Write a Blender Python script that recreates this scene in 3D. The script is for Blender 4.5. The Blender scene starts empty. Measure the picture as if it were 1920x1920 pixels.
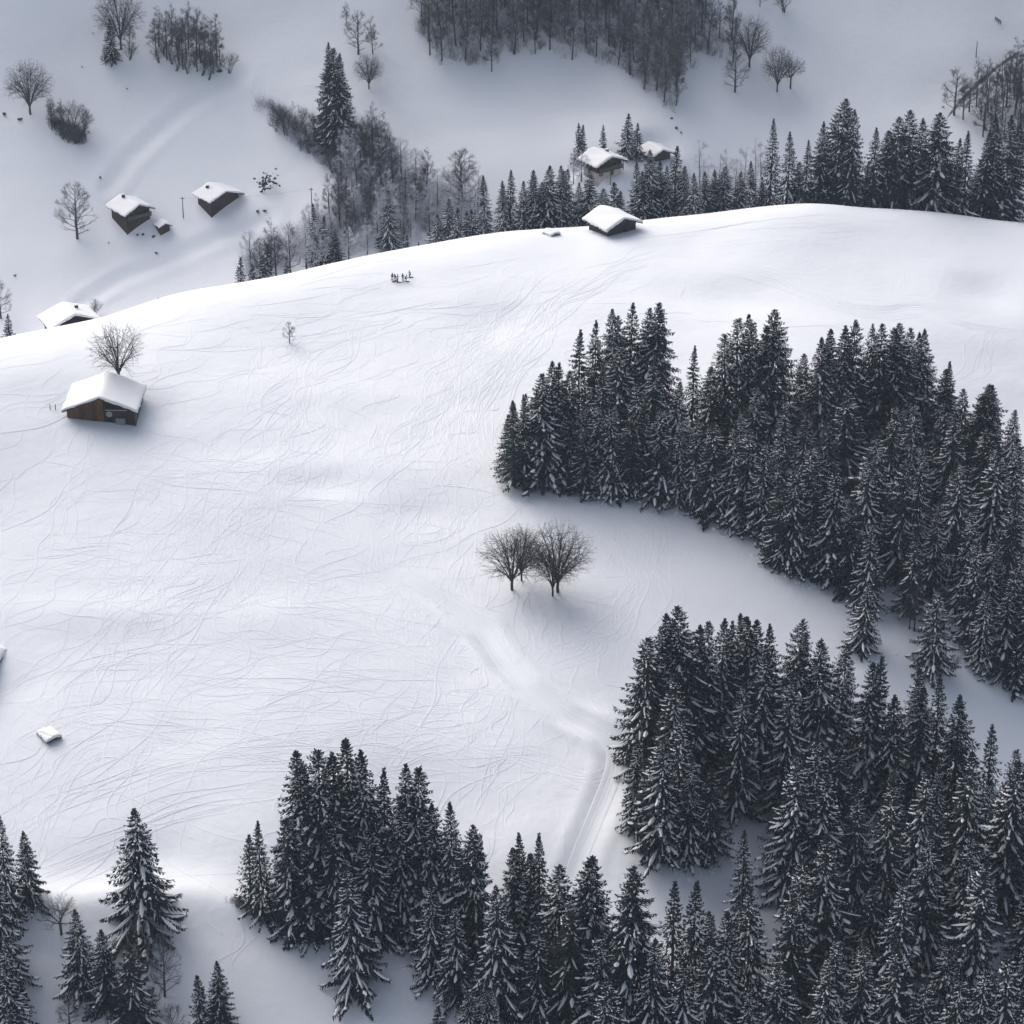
import bpy, bmesh, math, random
import numpy as np
from mathutils import Vector, Matrix

R_ = math.radians
scene = bpy.context.scene
COL = scene.collection
CAMZ = 320.0
PITCH = R_(28.0)
FPX = 5200.0                      # focal length in photograph pixels (1920 wide)

# ------------------------------------------------------------------ camera
cd = bpy.data.cameras.new('camera')
cd.sensor_width = 36.0
cd.lens = 36.0 * FPX / 1920.0
cd.clip_start = 1.0
cd.clip_end = 6000.0
cam = bpy.data.objects.new('camera', cd)
cam.location = (0, 0, CAMZ)
cam.rotation_euler = (R_(90) - PITCH, 0, 0)
COL.objects.link(cam)
scene.camera = cam

# ------------------------------------------------------------------ world, sun, exposure
SUN_EL, SUN_AZ = R_(34), R_(-36)          # behind the far hillside, to the left
world = bpy.data.worlds.new('World')
scene.world = world
world.use_nodes = True
wn = world.node_tree.nodes
wn.clear()
sky = wn.new('ShaderNodeTexSky')
sky.sky_type = 'NISHITA'
sky.sun_disc = False
sky.sun_elevation = SUN_EL
sky.sun_rotation = SUN_AZ
sky.air_density = 1.0
sky.dust_density = 6.0
sky.ozone_density = 1.0
bg = wn.new('ShaderNodeBackground')
bg.inputs['Strength'].default_value = 0.10
wo = wn.new('ShaderNodeOutputWorld')
hs_ = wn.new('ShaderNodeHueSaturation')      # overcast: the sky's blue is greyed by cloud
hs_.inputs['Saturation'].default_value = 0.62
world.node_tree.links.new(sky.outputs[0], hs_.inputs['Color'])
world.node_tree.links.new(hs_.outputs[0], bg.inputs[0])
world.node_tree.links.new(bg.outputs[0], wo.inputs[0])
sl = bpy.data.lights.new('sun', 'SUN')
sl.energy = 1.45
sl.angle = R_(75)
sl.color = (1.0, 0.97, 0.945)
sun = bpy.data.objects.new('sun', sl)
sd = Vector((math.sin(SUN_AZ) * math.cos(SUN_EL), math.cos(SUN_AZ) * math.cos(SUN_EL), math.sin(SUN_EL)))
sun.rotation_euler = (-sd).to_track_quat('-Z', 'Y').to_euler()
sun.location = sd * 800
COL.objects.link(sun)
vs = scene.view_settings
vs.view_transform = 'Standard'
vs.look = 'None'
vs.exposure = 0.64
vs.gamma = 1.0
vs.use_curve_mapping = False

# ------------------------------------------------------------------ materials
def mat(name, col, rough=0.8, var=0.0, scale=3.0, bump=0.0, bscale=8.0, col2=None, stretch=None, spec=0.2, island=0.0):
    m = bpy.data.materials.new(name)
    m.use_nodes = True
    nt = m.node_tree
    b = nt.nodes['Principled BSDF']
    b.inputs['Roughness'].default_value = rough
    b.inputs['Specular IOR Level'].default_value = spec
    b.inputs['Base Color'].default_value = (*col, 1)
    tc = nt.nodes.new('ShaderNodeTexCoord')
    src = tc.outputs['Object']
    if stretch:
        mp = nt.nodes.new('ShaderNodeMapping')
        mp.inputs['Scale'].default_value = stretch
        nt.links.new(src, mp.inputs['Vector'])
        src = mp.outputs[0]
    if var > 0 or col2:
        n = nt.nodes.new('ShaderNodeTexNoise')
        n.inputs['Scale'].default_value = scale
        n.inputs['Detail'].default_value = 5
        nt.links.new(src, n.inputs['Vector'])
        r = nt.nodes.new('ShaderNodeValToRGB')
        c2 = col2 or tuple(c * (1 + var) for c in col)
        c1 = col if col2 else tuple(c * (1 - var) for c in col)
        r.color_ramp.elements[0].position = 0.35
        r.color_ramp.elements[1].position = 0.65
        r.color_ramp.elements[0].color = (*c1, 1)
        r.color_ramp.elements[1].color = (*c2, 1)
        nt.links.new(n.outputs['Fac'], r.inputs['Fac'])
        out = r.outputs[0]
        if island:
            g = nt.nodes.new('ShaderNodeNewGeometry')
            mx = nt.nodes.new('ShaderNodeMix')
            mx.data_type = 'RGBA'
            mx.blend_type = 'MULTIPLY'
            mx.inputs['Factor'].default_value = island
            nt.links.new(out, mx.inputs['A'])
            nt.links.new(g.outputs['Random Per Island'], mx.inputs['B'])
            out = mx.outputs['Result']
        nt.links.new(out, b.inputs['Base Color'])
    if bump > 0:
        n2 = nt.nodes.new('ShaderNodeTexNoise')
        n2.inputs['Scale'].default_value = bscale
        n2.inputs['Detail'].default_value = 6
        nt.links.new(src, n2.inputs['Vector'])
        bp = nt.nodes.new('ShaderNodeBump')
        bp.inputs['Strength'].default_value = 1.0
        bp.inputs['Distance'].default_value = bump
        nt.links.new(n2.outputs['Fac'], bp.inputs['Height'])
        nt.links.new(bp.outputs[0], b.inputs['Normal'])
    return m

M_SNOW = mat('snow_ground', (0.79, 0.815, 0.87), 0.75, var=0.02, scale=0.05, bump=0.10, bscale=0.55)
M_TRACK = mat('snow_track', (0.80, 0.826, 0.882), 0.75, bump=0.03, bscale=3.0)
M_ROOFSNOW = mat('snow_roof', (0.84, 0.85, 0.88), 0.75, bump=0.06, bscale=0.8)
M_TREESNOW = mat('snow_branch', (0.90, 0.91, 0.93), 0.8)
M_NEEDLE = mat('spruce_needles', (0.006, 0.015, 0.025), 0.75, col2=(0.013, 0.025, 0.036), scale=0.9)
M_NEEDLE2 = mat('spruce_needles_olive', (0.009, 0.017, 0.025), 0.75, col2=(0.019, 0.028, 0.034), scale=0.9)
M_BARK = mat('spruce_bark', (0.055, 0.042, 0.036), 0.9, var=0.3, scale=4, bump=0.03, bscale=6)
M_BARE = mat('bare_bark', (0.056, 0.054, 0.060), 0.9, var=0.25, scale=3)
M_TWIG = mat('bare_twig', (0.082, 0.080, 0.088), 0.9, var=0.2, scale=1)
M_FROST = mat('frosted_twig', (0.44, 0.46, 0.52), 0.9, var=0.3, scale=1)
M_TIMBER = mat('weathered_timber', (0.045, 0.034, 0.030), 0.85, var=0.45, scale=2.0, stretch=(6, 6, 0.5), bump=0.02, bscale=4)
M_TIMBER_WARM = mat('warm_timber', (0.10, 0.044, 0.026), 0.85, col2=(0.21, 0.105, 0.055), scale=1.6, stretch=(5, 5, 0.3), island=0.55)
M_TIMBER_GREY = mat('grey_timber', (0.075, 0.075, 0.08), 0.85, var=0.35, scale=2.0, stretch=(1, 1, 7))
M_PLASTER = mat('pale_plaster', (0.36, 0.34, 0.32), 0.9, var=0.08, scale=1.0)
M_STONE = mat('stone_wall', (0.20, 0.19, 0.18), 0.9, var=0.35, scale=1.5, bump=0.06, bscale=2.5)
M_GLASS = mat('window_glass', (0.02, 0.024, 0.03), 0.1, spec=0.5)
M_DARK = mat('dark_opening', (0.012, 0.012, 0.014), 0.9)
M_METAL = mat('grey_metal', (0.22, 0.24, 0.26), 0.5, var=0.1)
M_POLE = mat('pole_timber', (0.06, 0.055, 0.05), 0.9, var=0.2)
M_ROCK = mat('rock', (0.06, 0.058, 0.058), 0.9, var=0.4, scale=2)
M_EARTH = mat('embankment_earth', (0.055, 0.046, 0.042), 0.95, col2=(0.40, 0.41, 0.44), scale=0.45, bump=0.15, bscale=0.8)

# ------------------------------------------------------------------ object helpers
def mesh_obj(name, verts, faces, m, parent=None, smooth=False, mats=None, fmat=None):
    me = bpy.data.meshes.new(name)
    me.from_pydata([tuple(v) for v in verts], [], faces)
    for mm in (mats or [m]):
        me.materials.append(mm)
    if fmat is not None:
        me.polygons.foreach_set('material_index', fmat)
    if smooth:
        me.polygons.foreach_set('use_smooth', [True] * len(me.polygons))
    me.update()
    o = bpy.data.objects.new(name, me)
    COL.objects.link(o)
    if parent:
        o.parent = parent
    return o

def link(name, me, parent=None):
    o = bpy.data.objects.new(name, me)
    COL.objects.link(o)
    if parent:
        o.parent = parent
    return o

def empty(name, loc, rz=0.0, label=None, cat=None, group=None):
    o = bpy.data.objects.new(name, None)
    o.location = loc
    o.rotation_euler = (0, 0, rz)
    o.empty_display_size = 1.0
    COL.objects.link(o)
    tag(o, label, cat, group)
    return o

def tag(o, label=None, cat=None, group=None, kind=None):
    if label: o['label'] = label
    if cat: o['category'] = cat
    if group: o['group'] = group
    if kind: o['kind'] = kind
    return o

class MB:
    """collects simple shapes into one mesh"""
    def __init__(s):
        s.v = []; s.f = []; s.mi = []
    def add(s, vs_, fs_, mi=0):
        b = len(s.v)
        s.v += [tuple(v) for v in vs_]
        s.f += [tuple(b + i for i in f) for f in fs_]
        s.mi += [mi] * len(fs_)
    def box(s, a, b, mi=0):
        x0, y0, z0 = a; x1, y1, z1 = b
        s.add([(x0,y0,z0),(x1,y0,z0),(x1,y1,z0),(x0,y1,z0),(x0,y0,z1),(x1,y0,z1),(x1,y1,z1),(x0,y1,z1)],
              [(0,3,2,1),(4,5,6,7),(0,1,5,4),(1,2,6,5),(2,3,7,6),(3,0,4,7)], mi)
    def tube(s, pts, rad, n=6, mi=0, cap=True):
        base = len(s.v)
        prev = None
        for i, p in enumerate(pts):
            p = Vector(p)
            t = (Vector(pts[min(i+1, len(pts)-1)]) - Vector(pts[max(i-1, 0)]))
            if t.length < 1e-9: t = Vector((0,0,1))
            t.normalize()
            a = t.orthogonal().normalized() if prev is None else (prev - t * prev.dot(t)).normalized()
            prev = a
            c = t.cross(a)
            r = rad[i] if hasattr(rad, '__len__') else rad
            for k in range(n):
                q = 2 * math.pi * k / n
                s.v.append(tuple(p + a * (r * math.cos(q)) + c * (r * math.sin(q))))
        for i in range(len(pts) - 1):
            for k in range(n):
                k2 = (k + 1) % n
                s.f.append((base + i*n + k, base + i*n + k2, base + (i+1)*n + k2, base + (i+1)*n + k)); s.mi.append(mi)
        if cap:
            s.f.append(tuple(base + k for k in range(n))[::-1]); s.mi.append(mi)
            s.f.append(tuple(base + (len(pts)-1)*n + k for k in range(n))); s.mi.append(mi)
    def build(s, name, m, parent=None, smooth=False):
        if isinstance(m, (list, tuple)):
            return mesh_obj(name, s.v, s.f, None, parent, smooth, mats=m, fmat=s.mi)
        return mesh_obj(name, s.v, s.f, m, parent, smooth)

# ------------------------------------------------------------------ terrain
SP, CP = math.sin(PITCH), math.cos(PITCH)
def pdir(px, py):
    u = (px - 960.0) / FPX
    v = (960.0 - py) / FPX
    return np.array([u, CP + SP * v, -SP + CP * v])
def project(p):
    x, y, z = p[0], p[1], p[2] - CAMZ
    w = y * CP - z * SP
    return 960 + FPX * x / w, 960 - FPX * (y * SP + z * CP) / w, w

front = []
def row(py, vals):
    for px, w in vals: front.append((px, py, w))
row(2250, [(-300, 400), (450, 398), (960, 394), (1400, 396), (1900, 412), (2300, 425)])
row(1920, [(-300, 419), (0, 417), (300, 415), (600, 414), (850, 413), (1150, 413), (1400, 419), (1650, 428), (1920, 441), (2300, 460)])
row(1800, [(0, 423), (300, 421.5), (600, 421), (760, 422), (1100, 426), (1400, 432), (1650, 440), (1920, 452)])
row(1690, [(-300, 430), (0, 428), (200, 427), (420, 428), (700, 437), (960, 436), (1200, 434), (1400, 441), (1650, 451), (1920, 464), (2300, 480)])
row(1600, [(0, 437.5), (300, 437.5), (600, 440), (960, 441), (1250, 442)])
row(1400, [(-300, 458), (0, 457), (300, 458), (600, 459), (960, 460), (1200, 463), (1450, 472), (1700, 482), (1920, 493), (2300, 510)])
row(1240, [(1650, 495), (1800, 502), (1920, 511)])
row(1100, [(-300, 492), (0, 492), (300, 494), (650, 496), (960, 498), (1250, 501), (1450, 506), (1650, 512), (1920, 527), (2300, 540)])
row(940, [(0, 514), (450, 516), (900, 520), (1230, 523), (1500, 528), (1920, 552)])
row(790, [(-300, 530), (0, 533), (195, 536), (500, 542), (900, 546), (1300, 551), (1600, 556), (1920, 577), (2300, 590)])
row(690, [(0, 548), (300, 556), (700, 566), (1100, 571), (1600, 578), (1920, 597)])
row(600, [(300, 584), (600, 589), (900, 594), (1300, 599), (1600, 604), (1920, 620), (2300, 632)])
row(500, [(760, 625), (1000, 630), (1300, 633), (1600, 636), (1920, 653)])
row(450, [(1050, 652), (1300, 652), (1600, 652), (1850, 669)])
CREST = [(-300, 690, 562), (-120, 660, 570), (0, 632, 578), (80, 617, 583), (150, 603, 588), (250, 575, 599), (350, 545, 608), (440, 532, 615), (520, 517, 622),
         (600, 497, 629), (700, 475, 639), (780, 460, 646), (900, 440, 658), (960, 432, 662), (1090, 428, 668), (1200, 415, 671),
         (1300, 405, 672), (1400, 392, 672), (1480, 384, 672), (1550, 381, 672), (1600, 388, 673), (1650, 391, 674),
         (1720, 394, 677), (1800, 404, 681), (1920, 418, 689), (2100, 440, 700), (2350, 470, 710)]
far = []
def frow(py, vals):
    for px, w in vals: far.append((px, py, w))
frow(600, [(-300, 700), (0, 692)])
frow(500, [(-300, 722), (0, 714), (300, 712), (420, 708)])
frow(400, [(-300, 742), (0, 736), (250, 735), (450, 730), (620, 716), (760, 706)])
frow(300, [(-300, 762), (0, 756), (300, 757), (600, 742), (800, 738), (1000, 738), (1150, 733), (1300, 740), (1500, 752), (1900, 765), (2300, 775)])
frow(200, [(-300, 779), (0, 774), (300, 776), (600, 762), (900, 768), (1100, 770), (1260, 764), (1500, 785), (1750, 790), (1900, 792), (2300, 800)])
frow(100, [(0, 789), (300, 792), (600, 784), (900, 787), (1200, 787), (1500, 806), (1800, 808)])
frow(0, [(-300, 806), (0, 802), (300, 806), (600, 801), (900, 802), (1200, 803), (1500, 823), (1900, 826), (2300, 830)])
frow(-120, [(0, 816), (600, 816), (1200, 818), (1900, 838)])

def wfront(w):
    f = lambda q: 470.0 * (q / 470.0) ** 0.90
    return f(w) if w < 560 else f(560.0) + (w - 560.0) * 0.64
def wfar(w):
    return 672.0 + (470.0 * (w / 470.0) ** 0.82 - 659.0) * 0.60
def wmap(w):
    return wfront(w) if w <= 680 else wfar(w)
pts = []
for px, py, w in [(a, b, wfront(c - max(0, a - 1300) * .010 * (.6 if b < 850 else (1.5 if b < 1250 else 1)))) for a, b, c in front] + [(a, b, wfar(c)) for a, b, c in far]:
    d = pdir(px, py) * w
    pts.append((d[0], d[1], d[2]))
for px, py, w in CREST:
    w = wfront(w)
    d = pdir(px, py)
    p = d * w
    hl = math.hypot(d[0], d[1])
    ux, uy, sl_ = d[0] / hl, d[1] / hl, d[2] / hl
    pts.append(tuple(p))
    deep = 1.0
    for k, (dd, low) in enumerate(((14, 1.6), (40, 9.0))):
        pts.append((p[0] + ux * dd, p[1] + uy * dd, p[2] + sl_ * dd - low * deep))
for x in (-420, -200, 0, 200, 420):
    pts += [(x, 262, -287 - 0.03 * x), (x, 160, -305), (x, 40, -312), (x, -60, -314)]
    pts += [(x, 850, -160), (x, 960, -125), (x, 1160, -110)]
P = np.array(pts, dtype=float)
_s = 100.0
def tps_k(r2):
    return np.where(r2 > 1e-12, 0.5 * r2 * np.log(np.maximum(r2, 1e-12)), 0.0)
n = len(P)
XY = P[:, :2] / _s
D2 = ((XY[:, None, :] - XY[None, :, :]) ** 2).sum(-1)
A = np.zeros((n + 3, n + 3))
A[:n, :n] = tps_k(D2) + np.eye(n) * 0.004
A[:n, n] = 1; A[:n, n+1:] = XY
A[n, :n] = 1; A[n+1:, :n] = XY.T
SOL = np.linalg.solve(A, np.concatenate([P[:, 2], np.zeros(3)]))
def tps_eval(x, y):
    x = np.clip(x, -420, 420) / _s; y = np.clip(y, -60, 1160) / _s
    out = SOL[n] + SOL[n+1] * x + SOL[n+2] * y
    for i in range(n):
        out = out + SOL[i] * tps_k((x - XY[i, 0]) ** 2 + (y - XY[i, 1]) ** 2)
    return out

def value_noise(x, y, cell, seed):
    rs = np.random.RandomState(seed)
    g = rs.uniform(-1, 1, (256, 256))
    fx, fy = x / cell, y / cell
    ix, iy = np.floor(fx).astype(int), np.floor(fy).astype(int)
    tx, ty = fx - ix, fy - iy
    tx = tx * tx * tx * (tx * (tx * 6 - 15) + 10); ty = ty * ty * ty * (ty * (ty * 6 - 15) + 10)
    a = g[ix % 256, iy % 256]; b = g[(ix+1) % 256, iy % 256]; c = g[ix % 256, (iy+1) % 256]; e = g[(ix+1) % 256, (iy+1) % 256]
    return (a * (1-tx) + b * tx) * (1-ty) + (c * (1-tx) + e * tx) * ty

def spaced(lo, hi, fine, outer, far_, grow=1.22):
    core = list(np.arange(lo, hi + 1e-6, fine))
    st, x, up = fine, hi, []
    while x < far_:
        st = min(st * grow, outer); x += st; up.append(x)
    st, x, dn = fine, lo, []
    while x > -far_:
        st = min(st * grow, outer); x -= st; dn.append(x)
    return np.array(dn[::-1] + core + up)
GX = spaced(-140, 145, 0.72, 160, 1500)
GY = spaced(300, 775, 0.9, 160, 1700)
GY = GY[GY > -500]
xx, yy = np.meshgrid(GX, GY, indexing='ij')
# smooth part on a coarser grid, then bilinear up
CX = np.concatenate([np.arange(-420, 421, 3.0)]); CY = np.arange(-60, 1161, 3.0)
cx, cy = np.meshgrid(CX, CY, indexing='ij')
CZ = tps_eval(cx, cy)
def bil(X, Y, Z, x, y):
    x = np.clip(x, X[0], X[-1] - 1e-6); y = np.clip(y, Y[0], Y[-1] - 1e-6)
    i = np.clip(np.searchsorted(X, x, side='right') - 1, 0, len(X) - 2)
    j = np.clip(np.searchsorted(Y, y, side='right') - 1, 0, len(Y) - 2)
    tx = (x - X[i]) / (X[i+1] - X[i]); ty = (y - Y[j]) / (Y[j+1] - Y[j])
    return (Z[i, j] * (1-tx) + Z[i+1, j] * tx) * (1-ty) + (Z[i, j+1] * (1-tx) + Z[i+1, j+1] * tx) * ty
def cub(x, y):
    # Catmull-Rom on the regular coarse grid
    h = 3.0
    fx = np.clip((x - CX[0]) / h, 1, len(CX) - 2.001); fy = np.clip((y - CY[0]) / h, 1, len(CY) - 2.001)
    i = np.clip(np.floor(fx).astype(int), 1, len(CX) - 3); j = np.clip(np.floor(fy).astype(int), 1, len(CY) - 3)
    tx, ty = fx - i, fy - j
    def wts(t):
        return (-0.5*t+t*t-0.5*t**3, 1-2.5*t*t+1.5*t**3, 0.5*t+2*t*t-1.5*t**3, -0.5*t*t+0.5*t**3)
    wx, wy = wts(tx), wts(ty)
    out = 0
    for a in range(4):
        for b in range(4):
            out = out + wx[a] * wy[b] * CZ[i - 1 + a, j - 1 + b]
    return out
zz = cub(xx, yy)
far_ = 1 / (1 + np.exp(-(yy - 640) / 12.0))
zz = zz + far_ * (1.3 * value_noise(xx + 900 + .5 * yy, yy * .7, 42, 4) + .35 * value_noise(xx + 900 + .4 * yy, yy * .8, 15, 5) + .10 * value_noise(xx * .35 + 900, yy, 4.5, 6))
zz = zz + 0.36 * value_noise(xx + 900, yy, 34, 1) + 0.16 * value_noise(xx + 900, yy * 1.3, 13, 2) + 0.045 * value_noise(xx + 900, yy, 5, 3)
# hollows and swellings that the photograph shows (pixel, metres: radius across, radius along, height)
def zraw(x, y):
    return bil(GX, GY, zz, np.atleast_1d(np.asarray(x, float)), np.atleast_1d(np.asarray(y, float)))
def cast(px, py, w0=330.0, w1=900.0):
    d = pdir(px, py)
    w = np.arange(w0, w1, 0.5)
    g = d[2] * w - zraw(d[0] * w, d[1] * w)
    k = np.where(g <= 0)[0]
    if len(k) == 0:
        k = [int(np.argmin(g))]
    k = k[0]
    if k > 0 and g[k] < 0:
        f = g[k-1] / (g[k-1] - g[k]); ww = w[k-1] + f * 0.5
    else: ww = w[k]
    return d[0] * ww, d[1] * ww
DENTS = [(600, 905, 9, 8, -1.3), (600, 935, 12, 4, 0.5), (950, 592, 9, 9, -1.3), (1600, 530, 22, 22, -1.8), (1850, 550, 8, 8, -1.2), (1760, 540, 8, 10, 0.7),
         (1140, 1362, 4.5, 4.5, 0.9), (1000, 1095, 10, 6, 0.8), (640, 730, 16, 10, 0.7), (300, 775, 6, 6, -0.9), (1700, 700, 14, 12, -0.9),
         (430, 840, 16, 7, -0.7), (1380, 560, 13, 9, -1.0), (200, 1155, 16, 5, 0.8), (200, 1620, 10, 9, -0.9), (60, 1650, 10, 7, -0.6),
         (1400, 1090, 14, 8, 0.8), (760, 960, 10, 6, -0.6), (560, 1160, 18, 6, 0.5), (900, 1500, 14, 8, -0.6), (620, 870, 20, 5, 0.5), (30, 1285, 6, 6, -0.8)]
PADS = [(1150, 345, 7, 5, 2.2), (1130, 335, 5, 4, 1.2), (262, 430, 5, 4, .5), (424, 398, 5, 4, .4)]
add = np.zeros_like(zz)
for px, py, rx, ry, hgt in PADS:
    x0, y0 = cast(px, py, 650)
    add += hgt * np.exp(-(((xx - x0) / rx) ** 2 + ((yy - y0) / ry) ** 2))
for px, py, rx, ry, hgt in DENTS:
    x0, y0 = cast(px, py)
    add += hgt * .75 * np.exp(-(((xx - x0) / rx) ** 2 + ((yy - y0) / ry) ** 2))
KN = np.array([cast(px, py) for px, py in ((-200, 1700), (0, 1692), (150, 1690), (250, 1680), (340, 1682), (450, 1705), (600, 1752), (750, 1805), (860, 1862), (940, 1905))])
dmin = np.full(zz.shape, 1e9); sgn_ = np.zeros(zz.shape)
for a_, b_ in zip(KN[:-1], KN[1:]):
    ex, ey = b_ - a_
    L2 = ex * ex + ey * ey
    tt = np.clip(((xx - a_[0]) * ex + (yy - a_[1]) * ey) / L2, 0, 1)
    dx_, dy_ = xx - a_[0] - tt * ex, yy - a_[1] - tt * ey
    dd_ = np.sqrt(dx_ * dx_ + dy_ * dy_)
    m_ = dd_ < dmin
    dmin = np.where(m_, dd_, dmin); sgn_ = np.where(m_, np.sign(ex * dy_ - ey * dx_), sgn_)
sd_ = dmin * sgn_                         # positive behind the edge
add += .75 * np.exp(-(sd_ / 3.2) ** 2) - .65 * np.exp(-((sd_ - 8) / 5.0) ** 2)
RUNP = [(745, 1075), (775, 1092), (830, 1125), (900, 1180), (945, 1245), (985, 1285), (1055, 1340), (1120, 1375), (1150, 1405), (1152, 1440), (1135, 1490), (1110, 1550), (1090, 1600), (1076, 1640), (1060, 1700)]
RW = np.array([cast(px, py) for px, py in RUNP])
dmin = np.full(zz.shape, 1e9); wrun = np.ones(zz.shape)
for i_, (a_, b_) in enumerate(zip(RW[:-1], RW[1:])):
    ex, ey = b_ - a_
    tt = np.clip(((xx - a_[0]) * ex + (yy - a_[1]) * ey) / (ex * ex + ey * ey), 0, 1)
    dq_ = np.hypot(xx - a_[0] - tt * ex, yy - a_[1] - tt * ey)
    m_ = dq_ < dmin
    wrun = np.where(m_, np.clip(1.0 - (i_ + tt - 6.5) * .25, .5, 1.0), wrun)
    dmin = np.minimum(dmin, dq_)
RUND = dmin.copy()
for LN, dep_, wid_ in (([(205, 350), (230, 315), (250, 290), (300, 245), (360, 195), (415, 160), (450, 146)], .42, 2.0), ([(150, 570), (230, 520), (330, 480), (420, 440), (500, 410)], .45, 2.0)):
    LW = np.array([cast(px, py, wfar(690)) for px, py in LN])
    dl = np.full(zz.shape, 1e9)
    for a_, b_ in zip(LW[:-1], LW[1:]):
        ex, ey = b_ - a_
        tt = np.clip(((xx - a_[0]) * ex + (yy - a_[1]) * ey) / (ex * ex + ey * ey), 0, 1)
        dl = np.minimum(dl, np.hypot(xx - a_[0] - tt * ex, yy - a_[1] - tt * ey))
    add += -dep_ * np.exp(-(dl / wid_) ** 2) + .4 * dep_ * np.exp(-((dl - 1.9 * wid_) / (.7 * wid_)) ** 2)
fade_ = 1 - np.exp(-((xx - RW[0][0]) ** 2 + (yy - RW[0][1]) ** 2) / 14.0 ** 2)
add += fade_ * wrun * (-.62 * np.exp(-(dmin / 1.8) ** 2) + .34 * np.exp(-((dmin - 3.4) / 1.1) ** 2))
zz = zz + add

def Z(x, y):
    """height of the snow surface in world coordinates"""
    return float(zraw(x, y)[0]) + CAMZ
def ground(px, py, w0=330.0):
    x, y = cast(px, py, wmap(w0) if w0 > 500 else w0)
    return Vector((x, y, Z(x, y)))
HM = 1.075
def under_apex(px, py, h, w0=330.0, w1=900.0):
    w0 = wmap(w0) if w0 > 500 else w0
    w1 = wmap(w1)
    """foot of a tree h metres tall whose top is seen at (px, py)"""
    d = pdir(px, py)
    w = np.arange(w0, w1, 0.5)
    g = d[2] * w - zraw(d[0] * w, d[1] * w) - h
    sgn = np.where(g[:-1] * g[1:] <= 0)[0]
    k = int(sgn[0]) if len(sgn) else int(np.argmin(np.abs(g)))
    x, y = d[0] * w[k], d[1] * w[k]
    return Vector((x, y, Z(x, y))), w[k]

def apex_foot(ax, ay, rz, L, over_g, ridge, sink, w0=330.0):
    """foot of a house whose front gable peak is seen at (ax, ay)"""
    d = pdir(ax, ay)
    ox, oy = math.sin(rz) * (L / 2 + over_g), -math.cos(rz) * (L / 2 + over_g)
    best = None
    for w in np.arange(wmap(w0) if w0 > 500 else w0, 900, .5):
        p = d * w
        x, y = p[0] - ox, p[1] - oy
        g = p[2] + CAMZ - ridge - .1 - (Z(x, y) - sink)
        if best is not None and best[0] * g <= 0:
            return Vector((x, y, Z(x, y) - sink))
        best = (g, x, y)
    return Vector((best[1], best[2], Z(best[1], best[2]) - sink))
for ax, ay, rz, L, og, ridge, sink in ((1148, 294, 36, 5.6, 1.1, 3.9 + 3.75 * math.tan(R_(22)), .3), (1244, 283, 30, 5.0, .9, 2.4 + 2.6 * math.tan(R_(23)), .8)):
    f_ = apex_foot(ax, ay, R_(rz), L, og, ridge, sink, 690)
    zc = f_.z + sink - CAMZ
    zz = zz + (zc - zz) * .92 * np.exp(-(((xx - f_.x) ** 2 + (yy - f_.y) ** 2) / 7.0 ** 2) ** 2)
nx, ny = len(GX), len(GY)
verts = np.stack([xx, yy, zz + CAMZ], -1).reshape(-1, 3)
ii = np.arange(nx * ny).reshape(nx, ny)
quads = np.stack([ii[:-1, :-1], ii[1:, :-1], ii[1:, 1:], ii[:-1, 1:]], -1).reshape(-1, 4)
me = bpy.data.meshes.new('ground')
me.vertices.add(len(verts)); me.vertices.foreach_set('co', verts.ravel())
me.loops.add(quads.size); me.loops.foreach_set('vertex_index', quads.ravel().astype(np.int32))
me.polygons.add(len(quads))
me.polygons.foreach_set('loop_start', np.arange(0, quads.size, 4, dtype=np.int32))
me.polygons.foreach_set('loop_total', np.full(len(quads), 4, dtype=np.int32))
me.polygons.foreach_set('use_smooth', np.ones(len(quads), dtype=bool))
me.update(calc_edges=True)
me.materials.append(M_SNOW)
tag(link('snow_ground', me), 'snow covered meadow, valley and far hillside', None, None, 'structure')
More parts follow.
